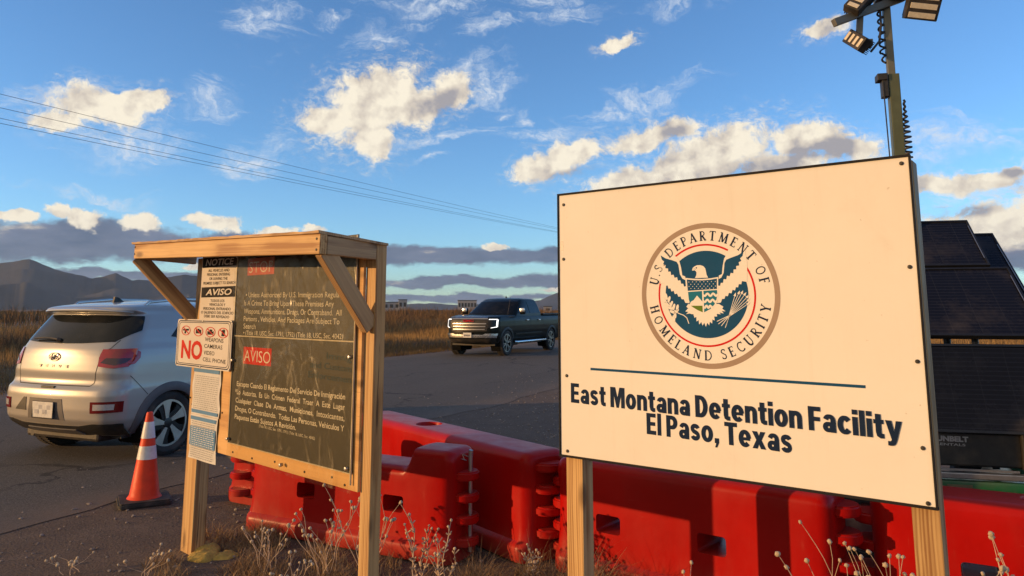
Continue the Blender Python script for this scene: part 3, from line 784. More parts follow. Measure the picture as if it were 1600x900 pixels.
for k in range(3):
    r = bmesh.ops.create_icosphere(bm, subdivisions=3, radius=1, matrix=Matrix.Translation(((-.02, .1, .17)[k], (.10, .04, .14)[k], (.0, .0, -.01)[k])) @ Matrix.Diagonal(((.13, .10, .08)[k], .09, (.05, .04, .035)[k], 1)))
    for v in r['verts']: v.co += v.co.normalized()*0 + Vector((math.sin(v.co.y*70)*.006, math.sin(v.co.x*60)*.006, math.sin(v.co.x*80+v.co.y*50)*.006))
obj('footing_foam', bm, foam_yellow, SH, sm=80)
for (x, z, y) in [(-.30, 1.925, -.353), (-.30, 1.88, -.353), (1.86, 1.84, -.353), (1.86, 1.79, -.353), (-.10, .88, -.003), (-.10, .91, -.003), (-.13, .95, -.003),
                  (.36, .9, -.0215), (.52, .69, -.0215), (.75, .685, -.0215), (1.0, .70, -.0215), (1.3, .69, -.0215), (1.55, .70, -.0215), (1.66, .68, -.0215)]:
    bm = bmesh.new(); lathe(bm, [(0, y), (.006, y), (.006, y+.005)], 8, 'Y', (x, 0, z)); obj('nail', bm, iron, SH)

def hung(name, label, cat, group=None): return thing(name, label, cat, (-2.011, 4.868, 0), R(-43), group)
# the dark board with its two notices
BD = hung('warning_board', 'glossy dark board with white lettering and red STOP and AVISO patches in the timber shelter', 'notice board')
bm = bmesh.new(); bx(bm, (1.10, -.024, 1.318), (1.245, .008, 1.152), bev=.001)
obj('board', bm, board_dark, BD)
bm = bmesh.new(); rect(bm, .605, 1.722, .915, 1.822, -.0284); obj('stop_patch', bm, print_red_faded, BD)
bm = bmesh.new(); rect(bm, .605, 1.205, .928, 1.303, -.0284); obj('aviso_patch', bm, print_red, BD)
yb = -.0288
lettering('lettering', [('STOP', (.622, 1.738), (.905, 1.736), .068, dict(bold=-.012)), ('AVISO', (.617, 1.222), (.918, 1.219), .068, dict(bold=-.006))], print_cream, BD, yb)
lettering('lettering', [
 ('\u2022 Unless Authorized By U.S. Immigration Regulation It', (.60, 1.593), (1.70, 1.580), .031),
 ('Is A Crime To Bring Upon These Premises Any', (.583, 1.545), (1.53, 1.535), .031),
 ('Weapons, Ammunitions, Drugs, Or Contraband.  All', (.586, 1.497), (1.60, 1.490), .031),
 ('Persons , Vehicles, And Packages Are Subject To', (.588, 1.453), (1.585, 1.446), .031),
 ('Search', (.59, 1.409), (.735, 1.408), .031),
 ('\u2022 (Title 18, USC, Sec. 1791, 1792) (Title 18, USC, Sec. 4042)', (.592, 1.372), (1.62, 1.374), .027)], print_cream, BD, yb)
lettering('lettering', [
 ('Excepto Cuando El Reglamento Del Servicio De Inmigraci\u00f3n', (.545, 1.072), (1.655, 1.082), .030, dict(bold=.012)),
 ('*Lo  Autoriza,  Es  Un  Crimen  Federal  Traer  A  Este  Lugar', (.530, 1.025), (1.655, 1.032), .030, dict(bold=.012)),
 ('Cualquier  Clase  De  Armas,  Municiones,  Intoxicantes,', (.540, .978), (1.655, .980), .030, dict(bold=.012)),
 ('Drogas, O Contrabando.  Todas Las Personas, Vehiculos Y', (.540, .931), (1.655, .930), .030, dict(bold=.012)),
 ('Paquetes Est\u00e1n Sujetos A Revisi\u00f3n.', (.540, .884), (1.215, .890), .030, dict(bold=.012)),
 ('(Title 18, USC, Sec. 1791, 1792) (Title 18, USC, Sec. 4042)', (.83, .866), (1.40, .862), .015)], print_cream, BD, yb)
lettering('lettering', [('Immig', (1.48, 1.272), (1.70, 1.268), .034, dict(bold=.01)), ('and Custom', (1.33, 1.222), (1.70, 1.216), .034, dict(bold=.01)), ('Enforcemen', (1.315, 1.170), (1.70, 1.164), .034, dict(bold=.01))], print_bluefaint, BD, yb)
bm = bmesh.new(); bx(bm, (1.10, -.031, 1.364), (1.24, .005, .006)); bx(bm, (1.722, -.030, 1.29), (.006, .008, 1.2)); bx(bm, (.477, -.030, 1.33), (.005, .006, 1.17)); bx(bm, (1.10, -.0305, .742), (1.245, .005, .005))
obj('trim', bm, mk('trim_pale', (.52, .46, .34), .35, 0, .2, 20), BD)
# clear sheet, slightly buckled, hanging below the board
bm = bmesh.new(); nx, nz = 24, 24; g = []
for j in range(nz+1):
    row = []
    for i in range(nx+1):
        x = .472+1.262*i/nx; z = .655+1.23*j/nz
        row.append(bm.verts.new((x, -.040-.004*math.sin(x*5+z*3)-.003*math.sin(z*9-x*2), z)))
    g.append(row)
for j in range(nz):
    for i in range(nx): bm.faces.new((g[j][i], g[j][i+1], g[j+1][i+1], g[j+1][i]))
obj('clear_sheet', bm, clear_sheet, BD, sm=60)
for (x, z) in [(.50, 1.22), (.49, .765), (1.70, 1.29), (1.70, .765), (1.69, 1.85), (.50, 1.84), (1.1, .70)]:
    bm = bmesh.new(); lathe(bm, [(0, -.052), (.008, -.050), (.009, -.044), (.009, -.03)], 10, 'Y', (x, 0, z)); obj('screw', bm, steel, BD, sm=40)

def plate(bm, x0, z0, x1, z1, y, t=.004, r=.0):
    if r:
        pts = arc(x1-r, z1-r, r, r, 0, 90, 5)+arc(x0+r, z1-r, r, r, 90, 180, 5)+arc(x0+r, z0+r, r, r, 180, 270, 5)+arc(x1-r, z0+r, r, r, 270, 360, 5)
        prism(bm, pts, Matrix(((1, 0, 0, 0), (0, 0, -1, y), (0, 1, 0, 0), (0, 0, 0, 1))), t)
    else: bx(bm, ((x0+x1)/2, y+t/2, (z0+z1)/2), (x1-x0, t, z1-z0), bev=.0006)
# NOTICE / AVISO
NO = hung('notice_sign', 'pale sign with black NOTICE and AVISO bands left of the dark board', 'sign')
bm = bmesh.new(); plate(bm, -.02, 1.40, .465, 1.862, -.0245, .004); obj('plate', bm, sign_grey, NO)
bm = bmesh.new(); rect(bm, -.012, 1.79, .458, 1.855, -.0252); rect(bm, -.008, 1.598, .460, 1.664, -.0252); obj('band', bm, sign_black, NO)
lettering('lettering', [('NOTICE', (.03, 1.803), (.42, 1.797), .044, dict(bold=.02, shear=.2)), ('AVISO', (.055, 1.612), (.41, 1.610), .042, dict(bold=.02, shear=.2))], sign_grey, NO, -.0256)
lettering('lettering', [
 ('ALL VEHICLES AND', (.075, 1.762), (.365, 1.756), .019, dict(bold=.008)), ('PERSONAL ENTERING', (.06, 1.736), (.375, 1.730), .019, dict(bold=.008)),
 ('OR LEAVING THE', (.095, 1.709), (.345, 1.704), .019, dict(bold=.008)), ('PREMISES SUBJECT TO SEARCH', (.012, 1.681), (.452, 1.676), .019, dict(bold=.008)),
 ('TODOS LOS', (.13, 1.568), (.32, 1.566), .018, dict(bold=.008)), ('VEHICULOS Y', (.115, 1.544), (.335, 1.541), .018, dict(bold=.008)),
 ('PERSONAL ENTRANDO', (.035, 1.519), (.41, 1.515), .018, dict(bold=.008)), ('O SALIENDO DEL EDIFICIO', (.005, 1.495), (.445, 1.490), .018, dict(bold=.008)), ('DEBE SER REVISADO', (.05, 1.471), (.395, 1.466), .018, dict(bold=.008))], sign_black, NO, -.0254)
# NO WEAPONS
NW = hung('prohibition_sign', 'white rounded sign with a big red NO and four crossed red circles', 'sign')
y0 = -.048
bm = bmesh.new(); plate(bm, -.285, 1.152, .487, 1.458, y0, .004, .022); obj('plate', bm, sign_grey, NW)
bm = bmesh.new()
def border(bm, x0, z0, x1, z1, r, w, y):
    P = arc(x1-r, z1-r, r, r, 0, 90, 5)+arc(x0+r, z1-r, r, r, 90, 180, 5)+arc(x0+r, z0+r, r, r, 180, 270, 5)+arc(x1-r, z0+r, r, r, 270, 360, 5)
    stroke(bm, P+[P[0]], w, y)
border(bm, -.272, 1.163, .474, 1.447, .03, .006, y0-.0006); border(bm, -.255, 1.173, .457, 1.437, .03, .004, y0-.0006)
obj('border', bm, navy, NW)
lettering('lettering', [('NO', (-.205, 1.203), (.105, 1.203), .125, dict(bold=.035))], print_red, NW, y0-.0006)
lettering('lettering', [('WEAPONS', (.135, 1.322), (.385, 1.318), .026, dict(bold=.006)), ('CAMERAS', (.130, 1.281), (.375, 1.278), .026, dict(bold=.006)),
                        ('VIDEO', (.127, 1.240), (.275, 1.238), .026, dict(bold=.006)), ('CELL PHONE', (.122, 1.198), (.43, 1.194), .026, dict(bold=.006))], sign_black, NW, y0-.0006)
SX = 2.15
for k, cx in enumerate((-.150, .035, .205, .375)):
    cz = 1.384-.002*k
    bm = bmesh.new(); a = lambda px, pz: (cx+px*SX, cz+pz)
    if k == 0:
        shape(bm, [a(-.022, .008), a(.02, .012), a(.02, .0), a(.004, -.002), a(.0, -.020), a(-.012, -.020), a(-.008, -.001), a(-.022, -.001)][::-1], y0-.0007)
    elif k == 1:
        shape(bm, [a(-.018, -.014), a(.018, -.014), a(.018, .010), a(.008, .010), a(.005, .016), a(-.006, .016), a(-.009, .010), a(-.018, .010)], y0-.0007)
    elif k == 2:
        shape(bm, [a(-.020, -.016), a(.010, -.016), a(.010, -.006), a(.020, -.012), a(.020, .008), a(.010, .002), a(.012, .015), a(-.004, .018), a(-.008, .004), a(-.020, .006)], y0-.0007)
    else:
        shape(bm, [a(-.010, -.020), a(.009, -.020), a(.012, .018), a(.007, .018), a(.006, .024), a(.002, .024), a(.002, .018), a(-.008, .018)], y0-.0007)
    obj('pictogram', bm, sign_black, NW)
    bm = bmesh.new(); ring2(bm, (cx, cz), .027, .0315, y0-.0011, n=36, sx=SX); stroke(bm, [(cx-.020*SX, cz+.020), (cx+.020*SX, cz-.020)], .007, y0-.0014)
    obj('prohibition_ring', bm, print_red, NW)
for (x, z) in [(.09, 1.447), (.09, 1.162), (.478, 1.447), (.478, 1.165), (-.27, 1.165)]:
    bm = bmesh.new(); lathe(bm, [(0, y0-.005), (.006, y0-.004), (.007, y0)], 10, 'Y', (x, 0, z)); obj('screw', bm, steel, NW, sm=40)
bx_ = bmesh.new(); bx(bx_, (-.07, -.022, 1.30), (.10, .040, .22), bev=.003); obj('backing_block', bx_, pine_old, NW)
# papers stapled to the post and plywood
def paper(label, x0, z0, x1, z1, y, blocks, lines, seed):
    t = hung('notice_paper', label, 'paper notice', 'printed papers stapled to the shelter post')
    rr = random.Random(seed)
    bm = bmesh.new(); n = 10; G = []
    for j in range(n+1): G.append([bm.verts.new((x0+(x1-x0)*i/6 + .004*math.sin(j*.9), y-.006*abs(math.sin(j*.6+i*.7+seed))-.002, z0+(z1-z0)*j/n)) for i in range(7)])
    for j in range(n):
        for i in range(6): bm.faces.new((G[j][i], G[j][i+1], G[j+1][i+1], G[j+1][i]))
    obj('sheet', bm, paper_white, t, sm=60)
    yy = y-.0105
    for (a, b) in blocks: bm = bmesh.new(); rect(bm, x0+.012, a, x1-.012, b, yy); obj('printed_band', bm, paper_blue, t)
    bm = bmesh.new(); bw = bmesh.new()
    for (a, b, st) in lines:
        z = b
        while z > a:
            x = x0+.03; inblue = any(p <= z <= q for p, q in blocks)
            while x < x1-.04:
                w = rr.uniform(.010, .034)
                rect(bw if inblue else bm, x, z-st*.34, min(x+w, x1-.025), z, yy-.0004); x += w+.009
            z -= st
    obj('printed_lines', bm, print_grey, t)
    if len(bw.faces): obj('printed_lines', bw, paper_white, t)
    else: bw.free()
paper('upper printed paper with a blue heading just under the NO sign', -.045, .862, .335, 1.152, -.0215, [(1.125, 1.148), (.872, .893)], [(.905, 1.105, .0125)], 1)
paper('lower printed paper with a large blue block, at the bottom of the shelter post', -.050, .590, .322, .860, -.0215, [(.828, .850), (.672, .788)], [(.605, .82, .0125)], 2)

# ------------------------------------------------------------------ the facility sign
SG = thing('facility_sign', 'large white facility sign with a round blue eagle seal on two timber posts', 'sign', (.2273, 3.57, 0), R(-37.5))
bm = bmesh.new(); bx(bm, (.768, .010, 1.462), (1.536, .012, 1.222), bev=.0015)
obj('panel', bm, white_paint, SG)
bm = bmesh.new()
for (c, s) in [((.768, .008, 2.0775), (1.55, .020, .009)), ((.768, .008, .8465), (1.55, .020, .009)), ((-.0035, .008, 1.462), (.007, .020, 1.222)), ((1.5395, .005, 1.462), (.007, .012, 1.222))]: bx(bm, c, s, bev=.001)
obj('edge_trim', bm, sign_black, SG)
bm = bmesh.new(); bx(bm, (0, 0, 0), (1.545, .018, 1.228), bev=.001); obj('backing_sheet', bm, plywood, SG, matrix=Matrix.Translation((.768, .0262, 1.462)))
beam('post', (.052, .081, -.4), (.052, .081, 2.05), .090, .090, pine, SG, up=(0, 1, 0))
beam('post', (1.4985, .081, -.4), (1.4985, .081, 2.066), .090, .090, pine, SG, up=(0, 1, 0))
for (x, z) in [(.028, 2.026), (.025, 1.761), (.036, 1.212), (.036, .870), (1.512, 2.051), (1.513, 1.672), (1.514, 1.339), (1.510, 1.044), (1.513, .861)]:
    bm = bmesh.new(); lathe(bm, [(0, -.003), (.005, -.0025), (.0075, .001), (.0075, .006)], 12, 'Y', (x, 0, z)); obj('screw', bm, iron, SG, sm=40)
yf = .0035                                        # just proud of the panel face (y = 0.004)
bm = bmesh.new(); stroke(bm, [(.167, 1.249), (1.339, 1.241)], .011, yf); obj('rule', bm, seal_blue, SG)
# a heavy condensed grotesque, drawn letter by letter: strokes (centre line, width) and filled outlines, cap height 1
W_, T_ = .245, .185
def ov(cx, cy, rx, ry, a0, a1, n=22, ws=W_, wt=T_):
    P = arc(cx, cy, rx, ry, a0, a1, n); return (P, [wt+(ws-wt)*abs(math.cos(R(a0+(a1-a0)*k/n)))**1.3 for k in range(n+1)])
def heavy(ch):
    X = .74
    g = {
     'E': ([([(.122, 0), (.122, 1)], W_), ([(.10, .905), (.575, .905)], .19), ([(.10, .505), (.54, .505)], .18), ([(.10, .095), (.585, .095)], .19)], [], .60),
     'F': ([([(.122, 0), (.122, 1)], W_), ([(.10, .905), (.57, .905)], .19), ([(.10, .49), (.53, .49)], .18)], [], .58),
     'D': ([([(.122, 0), (.122, 1)], W_), ([(.10, .905), (.30, .905)], .19), ([(.10, .095), (.30, .095)], .19), ov(.28, .5, .285, .405, 92, -92, 22, .25, .19)], [], .70),
     'P': ([([(.122, 0), (.122, 1)], W_), ([(.10, .905), (.34, .905)], .19), ([(.10, .455), (.34, .455)], .18), ov(.33, .68, .215, .225, 92, -92, 18, .25, .185)], [], .67),
     'T': ([([(.0, .905), (.68, .905)], .19), ([(.34, 0), (.34, .95)], W_)], [], .68),
     'M': ([], [[(0, 0), (0, 1), (.33, 1), (.465, .50), (.60, 1), (.93, 1), (.93, 0), (.695, 0), (.695, .60), (.54, 0), (.39, 0), (.235, .60), (.235, 0)]], .93),
     'a': ([ov(.315, .485, .17, .165, 168, 0, 12, .22, .175), ([(.485, .50), (.485, 0)], .235), ov(.275, .215, .155, .13, 0, 360, 24, .22, .165)], [], .61),
     's': ([(arc(.275, .54, .165, .112, 8, 175, 9)+[(.125, .475), (.18, .415), (.275, .375), (.37, .335), (.425, .275)]+arc(.272, .205, .165, .115, 10, -172, 10), [.20]*26)], [], .555),
     't': ([([(.20, .95), (.20, .24), (.225, .135), (.29, .095), (.42, .095)], [.235, .235, .225, .20, .185]), ([(0, .65), (.42, .65)], .17)], [], .43),
     'o': ([ov(.325, .37, .205, .285, 0, 360, 32)], [], .65),
     'n': ([([(.118, 0), (.118, X)], .235), ov(.315, .47, .185, .18, 150, 0, 12, .235, .19), ([(.50, .48), (.50, 0)], .235)], [], .62),
     'e': ([ov(.325, .37, .205, .285, 2, 318, 30), ([(.18, .355), (.60, .355)], .135)], [], .645),
     'i': ([([(.118, 0), (.118, X)], .235), ([(.118, .83), (.118, 1.03)], .235)], [], .236),
     'l': ([([(.118, 0), (.118, 1.03)], .235)], [], .236),
     'c': ([ov(.325, .37, .205, .285, 38, 322, 28)], [], .60),
     'y': ([], [[(0, X), (.255, X), (.352, .30), (.445, X), (.69, X), (.455, .0), (.39, -.15), (.31, -.225), (.18, -.245), (.07, -.235), (.07, -.06), (.16, -.07), (.21, -.045), (.23, .0)]], .69),
     'x': ([], [[(0, X), (.27, X), (.352, .56), (.435, X), (.69, X), (.485, .375), (.70, 0), (.43, 0), (.346, .19), (.26, 0), (0, 0), (.21, .375)]], .70),
     ',': ([], [[(.02, .225), (.26, .225), (.26, .03), (.14, -.19), (.03, -.19), (.095, 0), (.02, 0)]], .27),
     ' ': ([], [], .17)}
    return g[ch]
def heavy_line(txt, a, b, cap):
    tot = sum(heavy(c)[2]+.068 for c in txt)-.068; pos = 0; bm = bmesh.new(); k = 0
    def pt(x, z):
        f = x/tot; return (a[0]+(b[0]-a[0])*f, a[1]+(b[1]-a[1])*f+z*cap)
    sx = (b[0]-a[0])/tot/cap
    for ch in txt:
        st, sh, adv = heavy(ch)
        for P, w in st:
            # widen in letter space, then place
            V = [Vector(p) for p in P]; closed = (V[0]-V[-1]).length < 1e-4; L = []; Q = []
            for i, p in enumerate(V):
                d = (V[(i+1) % (len(V)-1)]-V[(i-1) % (len(V)-1)]) if closed else V[min(i+1, len(V)-1)]-V[max(i-1, 0)]
                d.normalize(); n = Vector((-d.y, d.x))*((w[min(i, len(w)-1)] if isinstance(w, list) else w)/2)
                for arr, q in ((L, p+n), (Q, p-n)):
                    x, z = pt(pos+q.x, q.y); arr.append(bm.verts.new((x, yf-.00005*k, z)))
            for i in range(len(V)-1): bm.faces.new((Q[i], Q[i+1], L[i+1], L[i]))
            k += 1
        for o in sh:
            bm.faces.new([bm.verts.new((pt(pos+x, z)[0], yf-.00005*k, pt(pos+x, z)[1])) for x, z in o]); k += 1
        pos += adv+.068
    obj('lettering', bm, navy, SG)
heavy_line('East Montana Detention Facility', (.058, 1.091), (1.450, 1.062), .089)
heavy_line('El Paso, Texas', (.447, .987), (1.064, .976), .089)
bm = bmesh.new(); ring2(bm, (.016, 1.823), 0, .011, yf, n=10); rect(bm, .008, 1.80, .024, 1.85, yf+.0002); obj('tape_patch', bm, sign_grey, SG)

# ---- the seal, as flat prints in layers
SE = thing('seal', None, None); SE.parent = SG; SE.location = (.7445, 0, 1.581)
SR = .3045
def P_(x, y): return ((x-450)/372*SR, (456-y)/396*SR)
def PS(l): return [P_(*p) for p in l]
def mir(l, c=426): return [(2*c-x, y) for x, y in l][::-1]
lay = lambda k: yf-.00025*k
bm = bmesh.new(); ring2(bm, (0, 0), .928*SR, SR, lay(0), n=128); obj('outer_ring', bm, seal_tan, SE)
bm = bmesh.new(); disc2(bm, (-.02*SR, .012*SR), .600*SR, lay(0), 96); obj('blue_field', bm, seal_blue, SE)
bm = bmesh.new()
for a0, a1 in ((60, 128), (-208, 33)): ring2(bm, (-.025*SR, .0*SR), .683*SR, .708*SR, lay(0), a0, a1, 128)
obj('red_ring', bm, seal_red, SE)
white_print = mk('seal_white', (.80, .775, .72), .7, 0, .02, 3, spec=.15)
WL = [(196, 205), (240, 222), (290, 240), (303, 262), (312, 300), (318, 345), (334, 352), (352, 500), (330, 498), (322, 478), (310, 478), (304, 462), (292, 464), (285, 446), (272, 449), (266, 430), (253, 434), (248, 416), (237, 418), (232, 400), (220, 402), (216, 385), (190, 390), (185, 290)]
bm = bmesh.new(); shape(bm, PS(WL), lay(1)); shape(bm, PS(mir(WL)), lay(1))
TAIL = [(345, 505), (335, 520), (345, 528), (328, 545), (345, 548), (332, 560), (352, 556), (362, 560), (372, 560), (378, 580), (388, 575), (388, 600), (400, 592), (402, 616), (414, 602), (420, 622), (430, 606), (438, 628), (446, 606), (456, 620), (460, 600), (472, 610), (474, 588), (486, 594), (484, 572), (500, 572), (498, 558), (520, 560), (512, 550), (535, 556), (525, 542), (545, 545), (528, 530), (535, 520), (512, 505)]
shape(bm, PS(TAIL), lay(1))
obj('white_feathers', bm, white_print, SE)
WU = [(197, 228), (225, 246), (262, 258), (288, 268), (298, 285), (301, 312), (305, 340), (318, 364), (334, 372), (336, 406), (326, 408), (322, 392), (310, 392), (306, 372), (292, 374), (288, 354), (274, 358), (268, 340), (254, 342), (252, 322), (238, 322), (238, 304), (222, 302), (224, 284), (210, 278), (216, 264), (203, 252)]
bm = bmesh.new(); shape(bm, PS(WU), lay(2)); obj('wing', bm, seal_blue, SE)
bm = bmesh.new(); shape(bm, PS(mir(WU, 424)), lay(2)); obj('wing', bm, seal_blue, SE)
SHD = [(336, 360), (380, 366), (426, 368), (472, 366), (514, 360), (512, 405), (513, 440), (508, 480), (494, 515), (468, 540), (430, 556), (392, 540), (362, 515), (346, 480), (340, 440), (338, 405)]
bm = bmesh.new(); shape(bm, PS(SHD), lay(2))
HEAD = [(388, 362), (396, 348), (398, 332), (394, 324), (386, 318), (377, 322), (374, 316), (378, 306), (388, 298), (402, 292), (420, 292), (436, 298), (446, 310), (450, 330), (452, 346), (460, 362)]
shape(bm, PS(HEAD), lay(2)); obj('eagle_head', bm, white_print, SE)
bm = bmesh.new(); disc2(bm, P_(398, 306), .0032, lay(3), 10); stroke(bm, PS([(378, 312), (388, 311), (396, 315)]), .0014, lay(3)); obj('eagle_eye', bm, seal_blue, SE)
bm = bmesh.new(); shape(bm, PS([(343, 369), (384, 374), (426, 376), (468, 374), (507, 368), (505, 405), (505, 424), (426, 428), (346, 432), (344, 400)]), lay(3)); obj('shield_chief', bm, seal_blue, SE)
bm = bmesh.new()
for r0, (yy, nn, off) in enumerate([(382, 8, 0), (395, 7, 10), (407, 8, 0), (418, 7, 10)]):
    for k in range(nn): disc2(bm, P_(354+off+k*20.5, yy+1.5), .0020, lay(4), 6)
obj('stars', bm, white_print, SE)
bm = bmesh.new(); shape(bm, PS([(347, 438), (424, 434), (424, 492), (396, 458), (376, 484), (364, 490), (356, 500), (350, 480)]), lay(3)); obj('shield_sky', bm, teal, SE)
bm = bmesh.new(); shape(bm, PS([(360, 514), (424, 514), (424, 550), (396, 538), (374, 524)]), lay(3)); obj('shield_field', bm, seal_green, SE)
bm = bmesh.new(); shape(bm, PS([(432, 433), (505, 430), (506, 450), (500, 482), (488, 508), (466, 532), (432, 550)]), lay(3)); obj('shield_sea', bm, teal, SE)
bm = bmesh.new()
for zz, x1 in ((455, 508), (488, 502), (520, 482)): 
    stroke(bm, PS([(430+i*(x1-430)/16, zz+7*math.sin(i*1.0)) for i in range(17)]), .0085, lay(4))
obj('waves', bm, white_print, SE)
bm = bmesh.new()
stem = [(222, 448), (232, 480), (244, 510), (262, 535), (290, 556), (318, 566), (335, 580), (346, 612)]
stroke(bm, PS(stem), .0035, lay(2))
for (x, y, a) in [(222, 462, 100), (214, 485, 130), (238, 478, 70), (226, 505, 140), (250, 504, 62), (240, 525, 150), (264, 520, 70), (256, 548, 160), (284, 525, 75), (270, 565, 95), (262, 585, 100), (278, 545, 40)]:
    c = P_(x, y); ca, sa = math.cos(R(a)), math.sin(R(a)); q = []
    for i in range(10):
        t = 2*math.pi*i/10; ex, ey = .0150*math.cos(t), .0062*math.sin(t); q.append((c[0]+ex*ca-ey*sa, c[1]+ex*sa+ey*ca))
    shape(bm, q, lay(3))
obj('olive_branch', bm, white_print, SE)
bm = bmesh.new()
for (x, y) in [(598, 458), (618, 447), (634, 446), (648, 455), (660, 468), (664, 486), (662, 505)]:
    stroke(bm, PS([(560, 574), (x, y)]), .0022, lay(2)); 
    dx, dy = x-560, y-574; l = math.hypot(dx, dy); dx /= l; dy /= l
    shape(bm, PS([(x+dx*14, y+dy*14), (x-dy*7-dx*6, y+dx*7-dy*6), (x+dy*7-dx*6, y-dx*7-dy*6)]), lay(3))
for (x, y) in [(498, 598), (505, 612), (520, 622), (540, 632), (548, 612)]: stroke(bm, PS([(565, 566), (x, y)]), .0026, lay(2))
obj('arrows', bm, white_print, SE)
# serif capitals drawn with thick and thin strokes, set round the ring
K, H_ = .175, .085
def sf(x, y, w=.26): return ([(x-w/2, y), (x+w/2, y)], H_)
def serif(ch):
    g = {
     'U': ([([(.14, 1), (.14, .35)] + arc(.37, .33, .23, .33, 180, 300, 8), K), (arc(.37, .33, .23, .33, 290, 360, 4)+[(.60, 1)], H_), sf(.14, .97), sf(.60, .97, .22)], .78),
     'S': ([(arc(.28, .75, .20, .22, 25, 180, 8)+[(.12, .68), (.28, .53), (.44, .42)]+arc(.28, .25, .20, .22, 30, -155, 9), .105), ([(.46, .97), (.46, .76)], .04), ([(.07, .05), (.07, .27)], .04)], .60),
     'D': ([([(.14, 0), (.14, 1)], K), (arc(.30, .5, .42, .47, 90, -90, 14), .10), ([(.02, .97), (.32, .97)], H_), ([(.02, .03), (.32, .03)], H_)], .84),
     'E': ([([(.14, 0), (.14, 1)], K), ([(.02, .97), (.52, .97)], H_), ([(.14, .52), (.42, .52)], H_), ([(.02, .03), (.55, .03)], H_), ([(.51, 1), (.51, .82)], .04), ([(.54, 0), (.54, .2)], .04), ([(.41, .62), (.41, .42)], .04)], .64),
     'P': ([([(.14, 0), (.14, 1)], K), (arc(.26, .73, .28, .245, 90, -90, 10), .095), ([(.02, .97), (.28, .97)], H_), ([(.14, .49), (.28, .49)], H_), sf(.14, .03, .30)], .62),
     'A': ([([(.10, 0), (.37, .98)], H_), ([(.36, 1), (.68, 0)], K), ([(.20, .36), (.55, .36)], H_), sf(.10, .03, .24), sf(.67, .03, .28)], .80),
     'R': ([([(.14, 0), (.14, 1)], K), (arc(.26, .75, .26, .225, 90, -90, 10), .095), ([(.02, .97), (.28, .97)], H_), ([(.14, .52), (.28, .52)], H_), ([(.28, .52), (.62, .0)], K), sf(.14, .03, .30), sf(.63, .03, .18)], .74),
     'T': ([([(.33, 0), (.33, 1)], K), ([(.02, .97), (.64, .97)], H_), ([(.04, 1), (.02, .80)], .045), ([(.62, 1), (.64, .80)], .045), sf(.33, .03, .32)], .68),
     'M': ([([(.13, 0), (.16, 1)], H_), ([(.16, 1), (.47, .05)], K), ([(.47, .03), (.78, 1)], H_), ([(.78, 1), (.82, 0)], K), sf(.12, .03, .24), sf(.82, .03, .28), sf(.12, .97, .18), sf(.82, .97, .16)], .98),
     'N': ([([(.13, 0), (.13, 1)], H_), ([(.12, 1), (.66, .02)], K), ([(.67, 0), (.67, 1)], H_), sf(.13, .03, .24), sf(.67, .97, .24), sf(.08, .97, .16)], .82),
     'O': ([(arc(.42, .5, .33, .46, 0, 360, 26), .11)], .86),
     'F': ([([(.14, 0), (.14, 1)], K), ([(.02, .97), (.52, .97)], H_), ([(.14, .52), (.42, .52)], H_), ([(.51, 1), (.51, .80)], .04), ([(.41, .62), (.41, .42)], .04), sf(.14, .03, .30)], .58),
     'H': ([([(.14, 0), (.14, 1)], K), ([(.62, 0), (.62, 1)], K), ([(.14, .52), (.62, .52)], H_), sf(.14, .03, .28), sf(.14, .97, .28), sf(.62, .03, .28), sf(.62, .97, .28)], .80),
     'L': ([([(.14, 0), (.14, 1)], K), ([(.02, .03), (.54, .03)], H_), ([(.53, 0), (.53, .22)], .04), sf(.14, .97, .28)], .60),
     'C': ([(arc(.42, .5, .33, .46, 42, 318, 20), .11), ([(.67, .98), (.67, .74)], .04), ([(.67, .04), (.67, .2)], .04)], .74),
     'I': ([([(.15, 0), (.15, 1)], K), sf(.15, .03, .28), sf(.15, .97, .28)], .34),
     'Y': ([([(.08, 1), (.36, .48)], K), ([(.64, 1), (.36, .48)], H_), ([(.36, .5), (.36, 0)], K), sf(.10, .97, .24), sf(.62, .97, .22), sf(.36, .03, .30)], .72),
     '.': ([([(.06, .07), (.20, .07)], .14)], .30), ' ': ([], .42)}
    return g[ch]
def ring_text(txt, a0, a1, rad, cap, top):
    """baseline on a circle from angle a0 to a1 (degrees); top: letters point outwards"""
    bm = bmesh.new(); tot = sum(serif(c)[1] for c in txt); pos = 0
    for ch in txt:
        st, adv = serif(ch); mid = pos+adv/2; a = R(a0+(a1-a0)*mid/tot)
        rx = Vector((math.sin(a), -math.cos(a))) if top else Vector((-math.sin(a), math.cos(a)))
        ry = Vector((math.cos(a), math.sin(a))) * (1 if top else -1)
        o = Vector((math.cos(a), math.sin(a)))*rad
        for i, (pts, w) in enumerate(st):
            stroke(bm, [o+rx*((p[0]-adv/2)*cap)+ry*(p[1]*cap) for p in pts], w*cap, lay(1)-.00004*i)
        pos += adv
    obj('ring_lettering', bm, navy, SE)
ring_text('U.S. DEPARTMENT OF', 170.5, 8.5, .755*SR, .132*SR, True)
ring_text('HOMELAND SECURITY', 188.5, 352, .887*SR, .132*SR, False)
